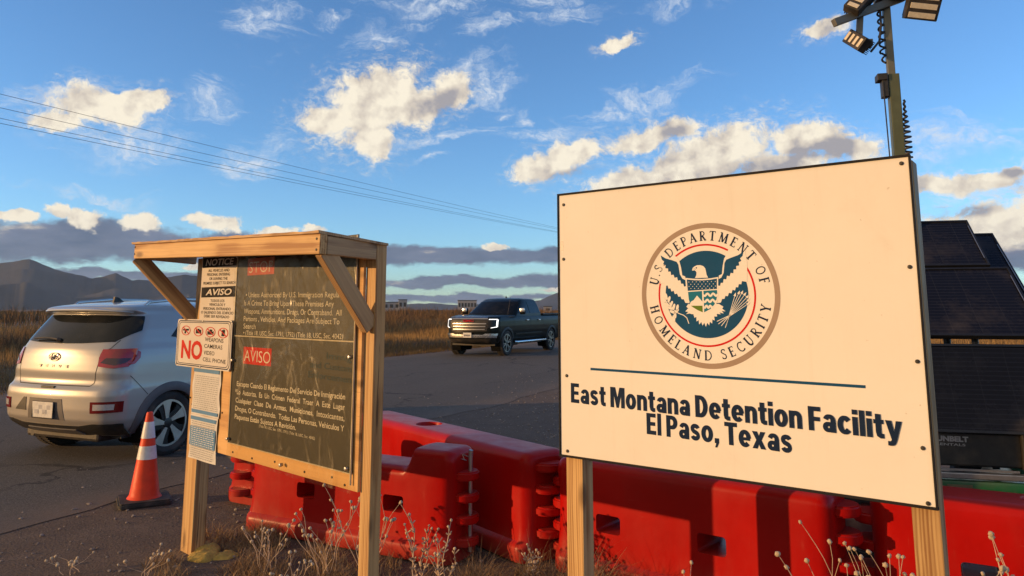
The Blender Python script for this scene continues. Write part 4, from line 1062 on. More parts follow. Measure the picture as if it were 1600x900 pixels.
# ------------------------------------------------------------------ water-filled barriers
def apply_bool(o, cutters):
    for c in cutters:
        m = o.modifiers.new('cut', 'BOOLEAN'); m.operation = 'DIFFERENCE'; m.solver = 'EXACT'; m.object = c
    dg = bpy.context.evaluated_depsgraph_get(); dg.update()
    me = bpy.data.meshes.new_from_object(o.evaluated_get(dg))
    o.modifiers.clear(); old = o.data; o.data = me; bpy.data.meshes.remove(old)
    for c in cutters: bpy.data.objects.remove(c)
    bm = bmesh.new(); bm.from_mesh(o.data)
    bmesh.ops.remove_doubles(bm, verts=bm.verts, dist=.0004)
    for f in bm.faces: f.smooth = True
    for e in bm.edges:
        e.smooth = not (len(e.link_faces) == 2 and e.calc_face_angle(0) > R(38))
    bm.to_mesh(o.data); bm.free(); o.data.name = o.name
def barrier(label, cx, cy, rz, L, h=.66, w=.44, humps=False, hole=None, pockets=(-.42, .42), pin=None, lug_r=.095, lugz=(0, .075)):
    t = thing('water_barrier', label, 'barrier', (cx, cy, 0), R(rz), 'red plastic barriers along the roadside')
    wb, wt, rt = w/2, w/2-.035, .055
    base = [(wb-.03, 0), (wb-.008, .008), (wb, .03), (wb, .085), (wb-.008, .105), (wb-.03, .122)]
    def prof(hh):
        side = [(wb-.03-(wb-.03-wt)*k/8, .122+(hh-rt-.122)*k/8) for k in range(1, 9)]
        top = [(wt-rt+rt*math.cos(R(a)), hh-rt+rt*math.sin(R(a))) for a in (15, 30, 45, 60, 75, 90)]
        mid = [((wt-rt)*(1-k/4), hh+.004*math.sin(k/4*math.pi/2)) for k in range(1, 5)]
        return base+side+top+mid
    re = .07
    st = []
    for k in range(9):                                  # rounded ends
        d = re*(1-math.cos(R(90*k/8))); st.append((d, re-math.sqrt(max(0, re*re-(re-d)**2))))
    xs = [(-L/2+d, y) for d, y in st]; n = 44
    xs += [(-L/2+re+(L-2*re)*k/n, 0) for k in range(1, n)]; xs += [(L/2-d, y) for d, y in st[::-1]]
    bm = bmesh.new(); rings = []
    for x, ins in xs:
        hh = h
        if humps:
            q = abs(x)/(L/2); s = min(1, max(0, (q-.60)/.07)); s = s*s*(3-2*s); hh = h-.115+.115*s
        P = prof(hh); ins2 = ins
        pts = []
        for (y, z) in P:
            yy = max(.0, y-ins) if y > ins+.02 else max(0, y*.9)
            e = max(0, (abs(x)-(L/2-.17))/.17); dish = .030*e*e*math.sin(math.pi*min(1, max(0, (z-.13)/(hh-.2))))**.6 if .13 < z < hh-.07 else 0
            pts.append((max(0, yy-dish), z-(ins*.55 if z > hh*.7 else 0)))
        full = [(-y, z) for y, z in pts[::-1]][1:]
        ring = [bm.verts.new((x, y, z)) for y, z in pts[:]] + [bm.verts.new((x, y, z)) for y, z in full]
        rings.append(ring)
    m = len(rings[0])
    for a, b in zip(rings, rings[1:]):
        for k in range(m): bm.faces.new((a[k], a[(k+1) % m], b[(k+1) % m], b[k]))
    bm.faces.new(rings[0][::-1]); bm.faces.new(rings[-1])
    bmesh.ops.recalc_face_normals(bm, faces=bm.faces)
    body = obj('body', bm, barrier_red, t)
    cut = []
    for px in pockets:
        cb = bmesh.new(); bx(cb, (px, 0, .315), (.155, 2, .098), bev=.018, seg=3); cut.append(obj('cutter', cb, barrier_red, t))
    if hole is not None:
        cb = bmesh.new(); lathe(cb, [(0, h-.12), (.085, h-.12), (.092, h-.03), (.112, h+.03), (0, h+.03)], 40, 'Z', (hole, 0, 0)); bmesh.ops.recalc_face_normals(cb, faces=cb.faces); cut.append(obj('cutter', cb, barrier_red, t))
    dg = bpy.context.evaluated_depsgraph_get(); dg.update()
    apply_bool(body, cut)
    for sgn in (-1, 1):
        for k in range(4):
            lb = bmesh.new(); z0 = .07+.128*k+(lugz[0] if sgn < 0 else lugz[1])
            if z0 > h-.09: z0 = h-.10
            pts = arc(0, 0, lug_r, lug_r, -90, 90, 16)+[(-.10, lug_r), (-.10, -lug_r)]
            prism(lb, [(sgn*x, y) for x, y in pts], Matrix.Translation((sgn*(L/2+.0), 0, z0+.052)), .052)
            bmesh.ops.recalc_face_normals(lb, faces=lb.faces)
            bmesh.ops.bevel(lb, geom=[e for e in lb.edges if e.calc_face_angle(0) > R(50)], offset=.010, segments=3, affect='EDGES')
            obj('lug', lb, barrier_red, t, sm=40)
    if pin:
        pb = bmesh.new(); x = pin*(L/2+.045)
        tube(pb, [(x, 0, .05), (x, 0, h-.02), (x+.003, 0, h-.005)], .0135, 10)
        tube(pb, [(x-.02, .01, h-.05), (x-.05, -.02, h-.03), (x-.02, -.04, h-.06), (x-.06, -.045, h-.05), (x-.03, .0, h-.07), (x-.07, -.015, h-.065)], .003, 5)
        obj('pin', pb, steel, t, sm=40)
    return t
barrier('red stepped barrier with raised ends and a steel pin, right behind the timber notice shelter', -1.045, 5.19, -27.3, 1.68, .655, .40, humps=True, pockets=(-.30, .42), pin=1, lugz=(0, .02))
barrier('long dull red barrier with a round filler hole on its flat top', -.50, 5.72, -52.3, 2.36, .64, .42, hole=.215-.45, pockets=(-.3, .3))
barrier('red barrier standing right behind the white facility sign', .98, 4.27, -36.8, 1.58, .64, .40, pockets=(-.42, .19))
barrier('red barrier in front of the solar light tower, right of the facility sign', 2.62, 3.50, -30, 1.80, .64, .40, hole=-.16, pockets=(-.45, .45))
barrier('red barrier end between the left shelter post and the stepped barrier', -1.77, 6.76, 60, 1.50, .64, .40, pockets=(-.3, .3))

# ------------------------------------------------------------------ traffic cone
CN = thing('traffic_cone', 'orange traffic cone with two reflective bands on a black rubber base', 'traffic cone', (-2.93, 6.14, 0), R(30))
bm = bmesh.new(); pts = []
for k in range(4):
    a0 = 90*k
    pts += arc((.155, -.155, -.155, .155)[k], (.155, .155, -.155, -.155)[k], .035, .035, a0, a0+90, 4)
prism(bm, pts, Matrix.Translation((0, 0, .045)), .045)
bmesh.ops.recalc_face_normals(bm, faces=bm.faces)
bmesh.ops.bevel(bm, geom=[e for e in bm.edges if e.calc_face_angle(0) > R(60)], offset=.012, segments=2, affect='EDGES')
obj('base', bm, cone_rubber, CN, sm=40)
def cr(z): return .112-(z-.045)*(.112-.024)/.655
bm = bmesh.new(); lathe(bm, [(.128, .044), (.122, .052), (cr(.06), .07), (cr(.35), .35), (cr(.69), .69), (cr(.70)-.004, .70), (cr(.70)-.012, .698), (cr(.60)-.012, .6)], 40); obj('body', bm, cone_orange, CN, sm=40)
for a, b in ((.34, .44), (.50, .625)):
    bm = bmesh.new(); lathe(bm, [(cr(a)+.0002, a-.001), (cr(a)+.0022, a), (cr(b)+.0022, b), (cr(b)+.0002, b+.001)], 40); obj('reflective_band', bm, reflective, CN, sm=40)

# ------------------------------------------------------------------ solar light tower
LT = thing('solar_light_tower', 'trailer light tower with dark solar panels, a green frame and a tall floodlight mast', 'light tower', (2.75, 5.05, 0), R(-13.9))
def solar(x0, x1, zb, yb, ht, tilt, name='solar_panel'):
    """one framed panel; its bottom edge at (yb, zb), leaning back by tilt degrees"""
    M = Matrix.Translation(((x0+x1)/2, yb, zb)) @ Matrix.Rotation(R(-tilt), 4, 'X')
    bm = bmesh.new(); W = x1-x0
    bx(bm, (0, .012, ht/2), (W-.02, .012, ht-.02)); o = obj(name, bm, solar_cells, LT, matrix=M)
    bm = bmesh.new()
    for c, s in [((0, .015, .008), (W, .035, .016)), ((0, .015, ht-.008), (W, .035, .016)), ((-W/2+.007, .015, ht/2), (.014, .034, ht-.032)), ((W/2-.007, .015, ht/2), (.014, .034, ht-.032))]: bx(bm, c, s, bev=.001)
    obj('frame', bm, panel_frame, o)
    bm = bmesh.new(); bx(bm, (W/2-.0165, -.0035, ht*.5), (.005, .002, ht*.72)); obj('edge_strip', bm, steel, o)
solar(-1.35, .665, 1.355, -.22, .66, 46)
solar(-1.35, .56, 1.83, .265, .52, 46)
solar(-1.30, .78, 1.40, .02, 1.05, 48)
solar(-1.20, .95, .80, -.55, .555, 24)
bm = bmesh.new()
for x in (-.9, .3): 
    tube(bm, [(x, -.28, .55), (x, -.10, 1.36), (x, .58, 1.98)], .022, 6)
    tube(bm, [(x, .45, .6), (x, .45, 1.9)], .025, 6)
bx(bm, (-.1, -.15, 1.372), (1.5, .03, .025))
obj('panel_rack', bm, iron, LT)
bm = bmesh.new()
for y in (-.62, .62): bx(bm, (.1, y, .49), (2.6, .07, .11), bev=.006)
for x in (-1.15, -.3, .62, 1.36): bx(bm, (x, 0, .49), (.07, 1.17, .09), bev=.006)
bx(bm, (.50, -.60, .72), (.06, .06, .36), bev=.004); bx(bm, (.62, -.585, .66), (.24, .04, .05), bev=.004); bx(bm, (.74, -.50, .74), (.28, .05, .30), bev=.004)
tube(bm, [(1.4, .0, .47), (2.4, 0, .45)], .05, 8)
obj('chassis', bm, trailer_green, LT, sm=30)
bm = bmesh.new(); bx(bm, (-.28, -.30, .735), (1.30, .42, .27), bev=.012); obj('battery_box', bm, black_plastic, LT)
bm = bmesh.new(); add_text(bm, 'SUNBELT', (-.105, .742), (.088, .740), .034, -.5125, bold=.05); add_text(bm, 'RENTALS', (-.09, .718), (.07, .716), .015, -.5125, bold=.02); obj('lettering', bm, mk('decal_grey', (.34, .34, .35), .5), LT)
bm = bmesh.new(); bx(bm, (.05, -.64, .575), (.80, .05, .03), bev=.003); bx(bm, (.02, -.64, .605), (.55, .012, .012)); obj('step_rail', bm, steel, LT)
bm = bmesh.new(); bx(bm, (-.02, -.6565, .49), (.13, .003, .07)); obj('data_plate', bm, mk('data_plate', (.16, .14, .08), .5), LT)
bm = bmesh.new(); bx(bm, (.41, -.49, .70), (.10, .10, .22), bev=.008); bx(bm, (.41, -.545, .70), (.06, .02, .10), bev=.003); bx(bm, (.78, -.60, .56), (.12, .09, .17), bev=.008); obj('control_box', bm, black_plastic, LT)
bm = bmesh.new()
for k in range(5): tube(bm, [(.42+.02*k, -.55, .80-.01*k), (.52, -.57-.01*k, .775-.012*k), (.62+.02*k, -.55, .81-.012*k)], .008, 6)
tube(bm, [(.45, -.53, .6), (.50, -.56, .52), (.56, -.55, .46), (.60, -.54, .50)], .012, 6)
obj('cables', bm, mk('cable_grey', (.18, .17, .15), .6), LT, sm=60)
bm = bmesh.new(); bx(bm, (.88, -.10, 1.30), (.40, .30, .045), bev=.006); obj('tail_marker', bm, print_red, LT)
for x in (-.55, .65):
    for y in (-.78, .78):
        bm = bmesh.new(); lathe(bm, [(.14, -.07), (.27, -.075), (.30, -.05), (.30, .05), (.27, .075), (.14, .07)], 28, 'Y', (x, y, .30), close=True); w_ = obj('wheel', bm, tyre_rubber, LT, sm=40)
        bm = bmesh.new(); lathe(bm, [(0, -.03), (.06, -.035), (.14, -.01), (.15, .04), (0, .045)], 24, 'Y', (x, y, .30)); obj('rim', bm, alloy, w_, sm=40)
# mast
MX, MY = .11, .585
bm = bmesh.new(); bx(bm, (MX, MY, 1.95), (.080, .080, 2.8), bev=.006); obj('mast_section', bm, mast_olive, LT)
bm = bmesh.new(); bx(bm, (MX-.010, MY, 3.70), (.054, .054, .80), bev=.005); obj('mast_section', bm, mk('mast_grey', (.17, .17, .13), .45, .4, .2, 9), LT)
bm = bmesh.new(); bx(bm, (MX-.085, MY-.01, 3.325), (.075, .10, .055), bev=.005); bx(bm, (MX-.068, MY-.01, 3.235), (.045, .08, .14), bev=.005); obj('pulley_bracket', bm, iron, LT)
bm = bmesh.new(); tube(bm, [(MX-.085, MY-.05, 3.28), (MX-.070, MY-.06, 2.0), (MX-.05, MY-.06, .6)], .005, 6); obj('winch_cable', bm, iron, LT)
bm = bmesh.new(); pts = []
for i in range(420):
    z = 2.68+.46*i/420; am = .026*(1 if z < 2.85 else max(.15, (3.12-z)/.27)); a = i*.17
    pts.append((MX+.062+am*math.cos(a), MY-.02+am*math.sin(a), z))
tube(bm, pts, .009, 6); obj('coiled_cable', bm, wire_mat, LT, sm=60)
bm = bmesh.new(); pts = []
for i in range(150):
    z = 3.45+.5*i/150; a = i*.33; am = .022 if i > 25 else .012
    pts.append((MX-.055+am*math.cos(a), MY+am*math.sin(a), z))
tube(bm, pts, .008, 6); obj('coiled_cable', bm, wire_mat, LT, sm=60)
bm = bmesh.new(); bx(bm, (MX-.16, MY-.10, 3.86), (.66, .05, .06), rot=Matrix.Rotation(R(22), 3, 'Z') @ Matrix.Rotation(R(-22), 3, 'Y'), bev=.004)
bx(bm, (MX-.24, MY-.10, 3.69), (.045, .045, .24), rot=Matrix.Rotation(R(6), 3, 'Y'), bev=.003); bx(bm, (MX-.205, MY-.10, 3.585), (.10, .09, .05), bev=.004)
bx(bm, (MX-.02, MY-.02, 3.99), (.14, .14, .07), bev=.005); bx(bm, (MX+.10, MY-.05, 3.97), (.30, .05, .05), bev=.004)
obj('crossarm', bm, mk('arm_grey', (.16, .155, .13), .5, .4, .2, 9), LT)
bm = bmesh.new(); tube(bm, [(MX-.07, MY-.06, 3.92), (MX-.075, MY-.08, 3.74), (MX-.10, MY-.10, 3.60), (MX-.17, MY-.11, 3.515)], .009, 6); obj('lamp_cable', bm, wire_mat, LT, sm=60)
def flood(c, wx, hz, rot, rows, label=None):
    M = Matrix.Translation(c) @ rot.to_4x4()
    bm = bmesh.new(); bx(bm, (0, 0, 0), (wx, .07, hz), bev=.008)
    for k in range(9): bx(bm, (-wx/2+wx*(k+.5)/9, .05, 0), (.006, .05, hz*.85))
    bx(bm, (0, .09, 0), (wx*.5, .05, .05), bev=.004)
    o = obj('floodlight', bm, black_plastic, LT, matrix=M)
    for k in range(rows):
        z = -hz/2+hz*(k+.5)/rows
        b2 = bmesh.new(); bx(b2, (0, -.037, z), (wx-.045, .006, hz/rows-.028), bev=.002); obj('lamp_cells', b2, lamp_cream, o)
def E(x, y, z):
    return (Matrix.Rotation(R(z), 3, 'Z') @ Matrix.Rotation(R(y), 3, 'Y') @ Matrix.Rotation(R(x), 3, 'X'))
flood((MX-.270, MY-.14, 3.60), .115, .235, E(-25, -47, -34), 4)
flood((MX-.23, MY-.16, 3.925), .13, .26, E(-28, 35, -20), 4)
flood((MX+.235, MY-.10, 3.89), .24, .28, E(24, 10, 6), 4)

# ------------------------------------------------------------------ dead weeds with seed heads
hb = bmesh.new(); r0 = bmesh.ops.create_icosphere(hb, subdivisions=2, radius=1)
for v in hb.verts: v.co *= rng.uniform(.8, 1.15)
for f in hb.faces: f.smooth = True
head_me = bpy.data.meshes.new('seed_head'); hb.to_mesh(head_me); hb.free(); head_me.materials.append(seed_head)
def weed(label, x, y, h, spread, nstem, hr, seed, stem_r=.0022, twig=False):
    q = random.Random(seed); t = thing('dead_weed', label, 'weed', (x, y, 0), 0, 'dead weeds in the foreground')
    bm = bmesh.new(); heads = []
    for s in range(nstem):
        a = q.random()*6.28; hh = h*q.uniform(.6, 1.0); ln = spread*q.uniform(.3, 1)
        bxo, byo = q.gauss(0, .02), q.gauss(0, .02); cv = q.uniform(-.5, .5); pts = []
        for i in range(9):
            f = i/8; w = .012*math.sin(f*9+s)
            pts.append(Vector((bxo+math.cos(a+cv*f)*ln*f**1.3+w, byo+math.sin(a+cv*f)*ln*f**1.3, hh*f*(1-.08*f))))
        tube(bm, pts, [stem_r*(1.15-.55*i/8) for i in range(9)], 5, cap=False); heads.append(pts[-1])
        for b in range(q.randint(1, 3)):
            k = q.randint(3, 6); p = pts[k]; a2 = a+q.uniform(-1.6, 1.6); l2 = hh*q.uniform(.18, .36)
            bp = [p+Vector((math.cos(a2)*l2*.55*f, math.sin(a2)*l2*.55*f, l2*f**.8)) for f in (0, .25, .5, .75, 1)]
            tube(bm, bp, [stem_r*.8, stem_r*.7, stem_r*.65, stem_r*.6, stem_r*.55], 4, cap=False); heads.append(bp[-1])
        if twig:
            for k in range(2, 8):
                for b in range(3):
                    a2 = q.random()*6.28; l2 = .02*q.uniform(.5, 1.4); p = pts[k]
                    tube(bm, [p, p+Vector((math.cos(a2)*l2, math.sin(a2)*l2, l2*.7))], [stem_r, stem_r*1.6], 4, cap=False)
    obj('stem', bm, straw_stem, t, sm=80)
    for p in heads:
        o = bpy.data.objects.new('seed_head', head_me); C.objects.link(o); o.parent = t
        o.location = p; s = hr*q.uniform(.75, 1.2); o.scale = (s, s, s*.85); o.rotation_euler = (q.random(), q.random(), q.random()*6)
WEEDS = [
 ('spreading dead weed with pale round heads in the middle of the shelter opening', -1.05, 4.42, .46, .24, 9, .0105, 1, .0022),
 ('low dead weed with a fan of pale heads near the left shelter post', -1.42, 4.50, .30, .24, 8, .0095, 2, .0018),
 ('tall sparse dead weed by the right shelter post', -.80, 4.22, .56, .20, 7, .0105, 3, .0022),
 ('short dead weed bending left in front of the stepped barrier', -1.20, 4.18, .24, .2, 6, .009, 4, .0018),
 ('small dead weed at the bottom left beside the yellow foam', -2.12, 4.50, .16, .25, 5, .010, 5, .0016),
 ('tiny dead weed alone on the dirt at the bottom left edge', -2.55, 4.55, .10, .2, 4, .010, 6, .0015),
 ('dark upright twiggy weed right of the shelter in front of the stepped barrier', -.50, 4.20, .46, .06, 4, .008, 7, .003, True),
 ('twiggy brown weed by the pinned end of the stepped barrier', -.36, 4.15, .40, .10, 4, .0085, 8, .0025, True),
 ('twiggy brown weed standing by the end of the long dull barrier', .12, 4.30, .30, .08, 5, .007, 9, .0025, True),
 ('small dead weed under the left half of the facility sign', .76, 3.42, .40, .16, 6, .010, 10, .0016),
 ('bushy dead weed with many heads left of the right sign post', 1.30, 3.13, .64, .18, 10, .0105, 11, .002),
 ('tall curving dead weed just left of the right sign post', 1.49, 3.04, .70, .16, 7, .0105, 12, .002),
 ('dead weed with a forked top just right of the right sign post', 1.74, 2.98, .58, .14, 6, .0105, 13, .002),
 ('tallest curling dead weed at the right edge before the red barrier', 1.95, 2.93, .74, .16, 8, .011, 14, .0022),
 ('dead weed cut by the right edge of the picture', 2.12, 2.96, .62, .15, 6, .0105, 15, .002)]
for w in WEEDS: weed(*w)

# ------------------------------------------------------------------ far things
def far_building(label, az, dist, blocks, rz):
    t = thing('far_building', label, 'building', (dist*math.sin(R(az)), dist*math.cos(R(az)), 0), R(rz))
    for (x, y, w, d, h, nw) in blocks:
        bm = bmesh.new(); bx(bm, (x, y, h/2), (w, d, h), bev=.05); wl = obj('wall', bm, concrete, t)
        bm = bmesh.new(); bx(bm, (x, y, h+.12), (w+.5, d+.5, .24)); obj('roof', bm, dark_window, t)
        for k in range(nw):
            bm = bmesh.new(); bx(bm, (x-w/2+w*(k+.5)/nw, y-d/2-.04, h*.62), (w/nw*.55, .1, h*.32)); obj('window', bm, dark_window, t)
far_building('pale stepped building far across the prairie, left of the pickup', -9.0, 420, [(-8.5, 0, 4, 8, 5.2, 1), (-1.5, 1, 9, 10, 5.6, 3), (4.6, -1, 4.6, 9, 6.9, 2)], 9)
far_building('long low flat-roofed building far behind the black pickup', -3.45, 420, [(0, 0, 10.5, 9, 6.6, 6)], 4)
far_building('small white building far off between the pickup bed and the facility sign', 2.75, 300, [(0, 0, 3.2, 6, 2.6, 1)], -3)
FP = thing('fence_post', 'thin dark steel fence post standing in the dry grass beyond the road', 'fence post', (RU*21.5+RV*-15.0)[:], R(20))
bm = bmesh.new(); bx(bm, (0, 0, .55), (.045, .012, 1.3), bev=.003); bx(bm, (0, .02, .55), (.012, .035, 1.28), bev=.003); obj('shaft', bm, iron, FP)
bm = bmesh.new()
for k in range(12): bx(bm, (0, -.010, .25+.075*k), (.016, .012, .018))
obj('studs', bm, iron, FP)
for i, (z0, z1, lb) in enumerate([(10.0, 10.0, 'topmost of the four thin power lines crossing the sky'), (9.45, 9.86, 'second highest of the four thin power lines'), (9.03, 9.58, 'third highest of the four thin power lines, close above the lowest'), (8.83, 9.50, 'lowest of the four thin power lines')]):
    a = Vector((34.9*math.sin(R(-35.6)), 34.9*math.cos(R(-35.6)), z0)); b = Vector((76*math.sin(R(3.25)), 76*math.cos(R(3.25)), z1))
    d = b-a; A = a-d*.45; B = b+d*.14; bm = bmesh.new()
    pts = []
    for k in range(41):
        f = -.45+1.59*k/40; p = a+d*f; p.z += .5*(f*(f-1)); pts.append(p)
    tube(bm, pts, .0095, 5, cap=False); tag(obj('power_line', bm, wire_mat, sm=80), lb, 'power line', 'power lines overhead')
# ------------------------------------------------------------------ vehicles
reflector_red = mk('reflector_red', (.13, .006, .008), .2, 0, .25, 9, .2, 70)
well_black = mk('wheel_well_black', (.006, .006, .006), .9, spec=.1)
class Body:
    """a car body as a stack of rounded outlines; local X right, Y forward, Z up"""
    def __init__(s, keys, dz=.02, rear_n=12, cor_n=10, side_n=120):
        # keys: z, yr, yf, w, r_rear, r_front, bow_rear, bow_front, taper_rear, taper_front
        k = np.array(keys, float); s.z0, s.z1 = k[0, 0], k[-1, 0]
        n = int(round((s.z1-s.z0)/dz)); s.zs = np.linspace(s.z0, s.z1, n+1)
        s.P = np.stack([np.interp(s.zs, k[:, 0], k[:, i]) for i in range(1, k.shape[1])], 1)
        Q = s.P.copy(); Q[1:-1] = .25*s.P[:-2]+.5*s.P[1:-1]+.25*s.P[2:]; s.P = Q
        s.n = (rear_n, cor_n, side_n)
    def outline(s, z):
        yr, yf, w, rr, rf, br, bf, tr, tf = [np.interp(z, s.zs, s.P[:, i]) for i in range(9)]
        nr, nc, ns = s.n
        pts = [((w-rr)*i/nr, yr) for i in range(nr)]
        pts += [(w-rr+rr*math.sin(R(90*i/nc)), yr+rr-rr*math.cos(R(90*i/nc))) for i in range(nc)]
        pts += [(w, yr+rr+(yf-yr-rr-rf)*i/ns) for i in range(ns)]
        pts += [(w-rf+rf*math.cos(R(90*i/nc)), yf-rf+rf*math.sin(R(90*i/nc))) for i in range(nc)]
        pts += [((w-rf)*(1-i/nr), yf) for i in range(nr+1)]
        out = []; L = yf-yr
        for x, y in pts:
            t = (y-yr)/L; a = min(1, x/max(w, 1e-6))
            y2 = y + br*a*a*max(0, 1-t*3) - bf*a*a*max(0, 1-(1-t)*3)
            x2 = x*(1-tr*max(0, 1-t/.45)**2-tf*max(0, 1-(1-t)/.45)**2)
            out.append((x2, y2))
        return np.array(out)
    def rear(s, x, z):
        o = s.outline(z); k = s.n[0]+s.n[1]-1; return float(np.interp(abs(x), o[:k, 0], o[:k, 1]))
    def front(s, x, z):
        o = s.outline(z)[::-1]; k = s.n[0]+s.n[1]-1; return float(np.interp(abs(x), o[:k, 0], o[:k, 1]))
    def side(s, y, z):
        o = s.outline(z); a = s.n[0]+3; b = len(o)-s.n[0]-4; return float(np.interp(y, o[a:b, 1], o[a:b, 0]))
    def mesh(s, arches=(), bottom=True):
        bm = bmesh.new(); rings = []
        for z in s.zs:
            o = s.outline(z)
            right = [bm.verts.new((x, y, z)) for x, y in o]
            left = [bm.verts.new((-x, y, z)) for x, y in o[-2:0:-1]]
            rings.append(right+left)
        m = len(rings[0])
        for a, b in zip(rings, rings[1:]):
            for k in range(m): bm.faces.new((a[k], a[(k+1) % m], b[(k+1) % m], b[k]))
        bm.faces.new(rings[-1])
        if bottom: bm.faces.new(rings[0][::-1])
        if arches:
            dele = []
            for f in bm.faces:
                if len(f.verts) > 4: continue
                c = f.calc_center_median()
                if abs(f.normal.x) > .4 or True:
                    for (ya, za, ra) in arches:
                        if abs(c.x) > .45 and math.hypot(c.y-ya, c.z-za) < ra: dele.append(f); break
            bmesh.ops.delete(bm, geom=dele, context='FACES')
        return bm
def patch(poly2, fn, step=.035, off=.004, thick=.0):
    """outline on a surface: fn(a, b) gives the point and its outward direction; finely cut so that it follows the curve"""
    bm = bmesh.new()
    f = bm.faces.new([bm.verts.new((a, b, 0)) for a, b in poly2])
    A = [p[0] for p in poly2]; B = [p[1] for p in poly2]
    for lo, hi, nrm in ((min(A), max(A), (1, 0, 0)), (min(B), max(B), (0, 1, 0))):
        k = int((hi-lo)/step)
        for i in range(1, k+1):
            v = lo+(hi-lo)*i/(k+1); co_ = (v, 0, 0) if nrm[0] else (0, v, 0)
            bmesh.ops.bisect_plane(bm, geom=bm.verts[:]+bm.edges[:]+bm.faces[:], plane_co=co_, plane_no=nrm)
    outs = {}
    for v in bm.verts:
        p, n = fn(v.co.x, v.co.y); v.co = Vector(p)+Vector(n)*off; outs[v] = Vector(n)
    if thick:
        faces = bm.faces[:]
        bnd = [e for e in bm.edges if len(e.link_faces) == 1]
        inner = {}
        for e in bnd:
            for v in e.verts:
                if v not in inner: inner[v] = bm.verts.new(v.co-outs[v]*thick)
        for e in bnd:
            a, b = e.verts
            bm.faces.new((a, b, inner[b], inner[a]))
    return bm
def nrm(d): return Vector(d).normalized()
def wheel_parts(t, x, y, r, wd, side, style, name='wheel'):
    """side: +1 faces +X"""
    bm = bmesh.new(); h = wd/2; ri = r*.70
    lathe(bm, [(ri, -h*.8), (ri+.02, -h*.95), (r-.045, -h), (r-.012, -h*.82), (r, -h*.5), (r, h*.5), (r-.012, h*.82), (r-.045, h), (ri+.02, h*.95), (ri, h*.8)], 48, 'X', (0, 0, 0), close=True)
    w = obj(name, bm, tyre_rubber, t, sm=30); w.location = (x, y, r)
    # tread blocks
    tb = bmesh.new()
    for k in range(56):
        a = 2*math.pi*k/56
        for s in (-1, 1): bx(tb, (s*h*.55, (r+.001)*math.cos(a), (r+.001)*math.sin(a)), (h*.62, .022, .012), rot=Matrix.Rotation(a-math.pi/2, 3, 'X'))
    obj('tread', tb, tyre_rubber, w)
    bm = bmesh.new(); f = side*h
    lathe(bm, [(ri+.004, f*.78), (ri-.012, f*.80), (ri-.02, f*.62), (ri-.03, f*-.2), (0, f*-.25)], 48, 'X'); obj('rim_barrel', bm, alloy_dark, w, sm=40)
    bm = bmesh.new(); bd = bmesh.new()
    M0 = Matrix(((0, 0, side, f*.80), (1, 0, 0, 0), (0, 1, 0, 0), (0, 0, 0, 1)))
    ns = 5 if style == 'suv' else 6
    for k in range(ns):
        rot = Matrix.Rotation(2*math.pi*k/ns+.25, 4, 'X')
        if style == 'suv':
            out = [(-.018, .05), (.018, .05), (.052, ri*.62), (.095, ri-.012), (-.028, ri-.012), (-.018, ri*.6)]
            prism(bm, out, rot @ M0, .022)
            out2 = [(-.060, .04), (-.022, .05), (-.024, ri*.6), (-.034, ri-.02), (-.105, ri-.03), (-.070, ri*.6)]
            prism(bd, out2, rot @ M0 @ Matrix.Translation((0, 0, -.008)), .02)
        else:
            for s in (-1, 1):
                out = [(s*.006, .05), (s*.026, .05), (s*.030, ri*.55), (s*.062, ri-.012), (s*.034, ri-.012), (s*.010, ri*.55)]
                prism(bm, out if s > 0 else out[::-1], rot @ M0, .022)
    lathe(bm, [(ri-.016, f*.80), (ri-.016, f*.84), (ri+.006, f*.84), (ri+.006, f*.78)], 48, 'X', close=True)
    bmesh.ops.recalc_face_normals(bm, faces=bm.faces)
    obj('spokes', bm, alloy, w, sm=30)
    lathe(bd, [(0, f*.84), (.035, f*.83), (.055, f*.78), (.055, f*.6)], 24, 'X'); bmesh.ops.recalc_face_normals(bd, faces=bd.faces)
    obj('hub', bd, alloy_dark, w, sm=30)
    return w
def arch_trim(t, B, ya, za, ra, wd, a0, a1, name, mat, proud=.014):
    for s in (-1, 1):
        bm = bmesh.new(); n = 36; rows = []
        for i in range(n+1):
            a = R(a0+(a1-a0)*i/n); row = []
            for (rr, dx) in ((ra-.035, -.10), (ra-.035, proud*.6), (ra-.02, proud), (ra+wd-.012, proud), (ra+wd, proud*.4), (ra+wd, -.03)):
                y = ya+rr*math.cos(a); z = max(B.z0+.01, za+rr*math.sin(a))
                row.append(bm.verts.new((s*(B.side(y, max(z, B.z0+.02))+dx), y, z)))
            rows.append(row)
        for a, b in zip(rows, rows[1:]):
            for k in range(5): bm.faces.new((a[k], a[k+1], b[k+1], b[k]))
        obj(name, bm, mat, t, sm=40)
        # the dark well behind
        bm = bmesh.new(); lathe(bm, [(ra-.03, .0), (ra-.03, -.34), (0, -.34)], 40, 'X')
        for v in bm.verts:
            v.co = Vector((s*(B.side(ya, za+.1)-.02+v.co.x), ya+v.co.y, max(za+v.co.z, .16)))
        obj('wheel_well', bm, well_black, t, sm=40)

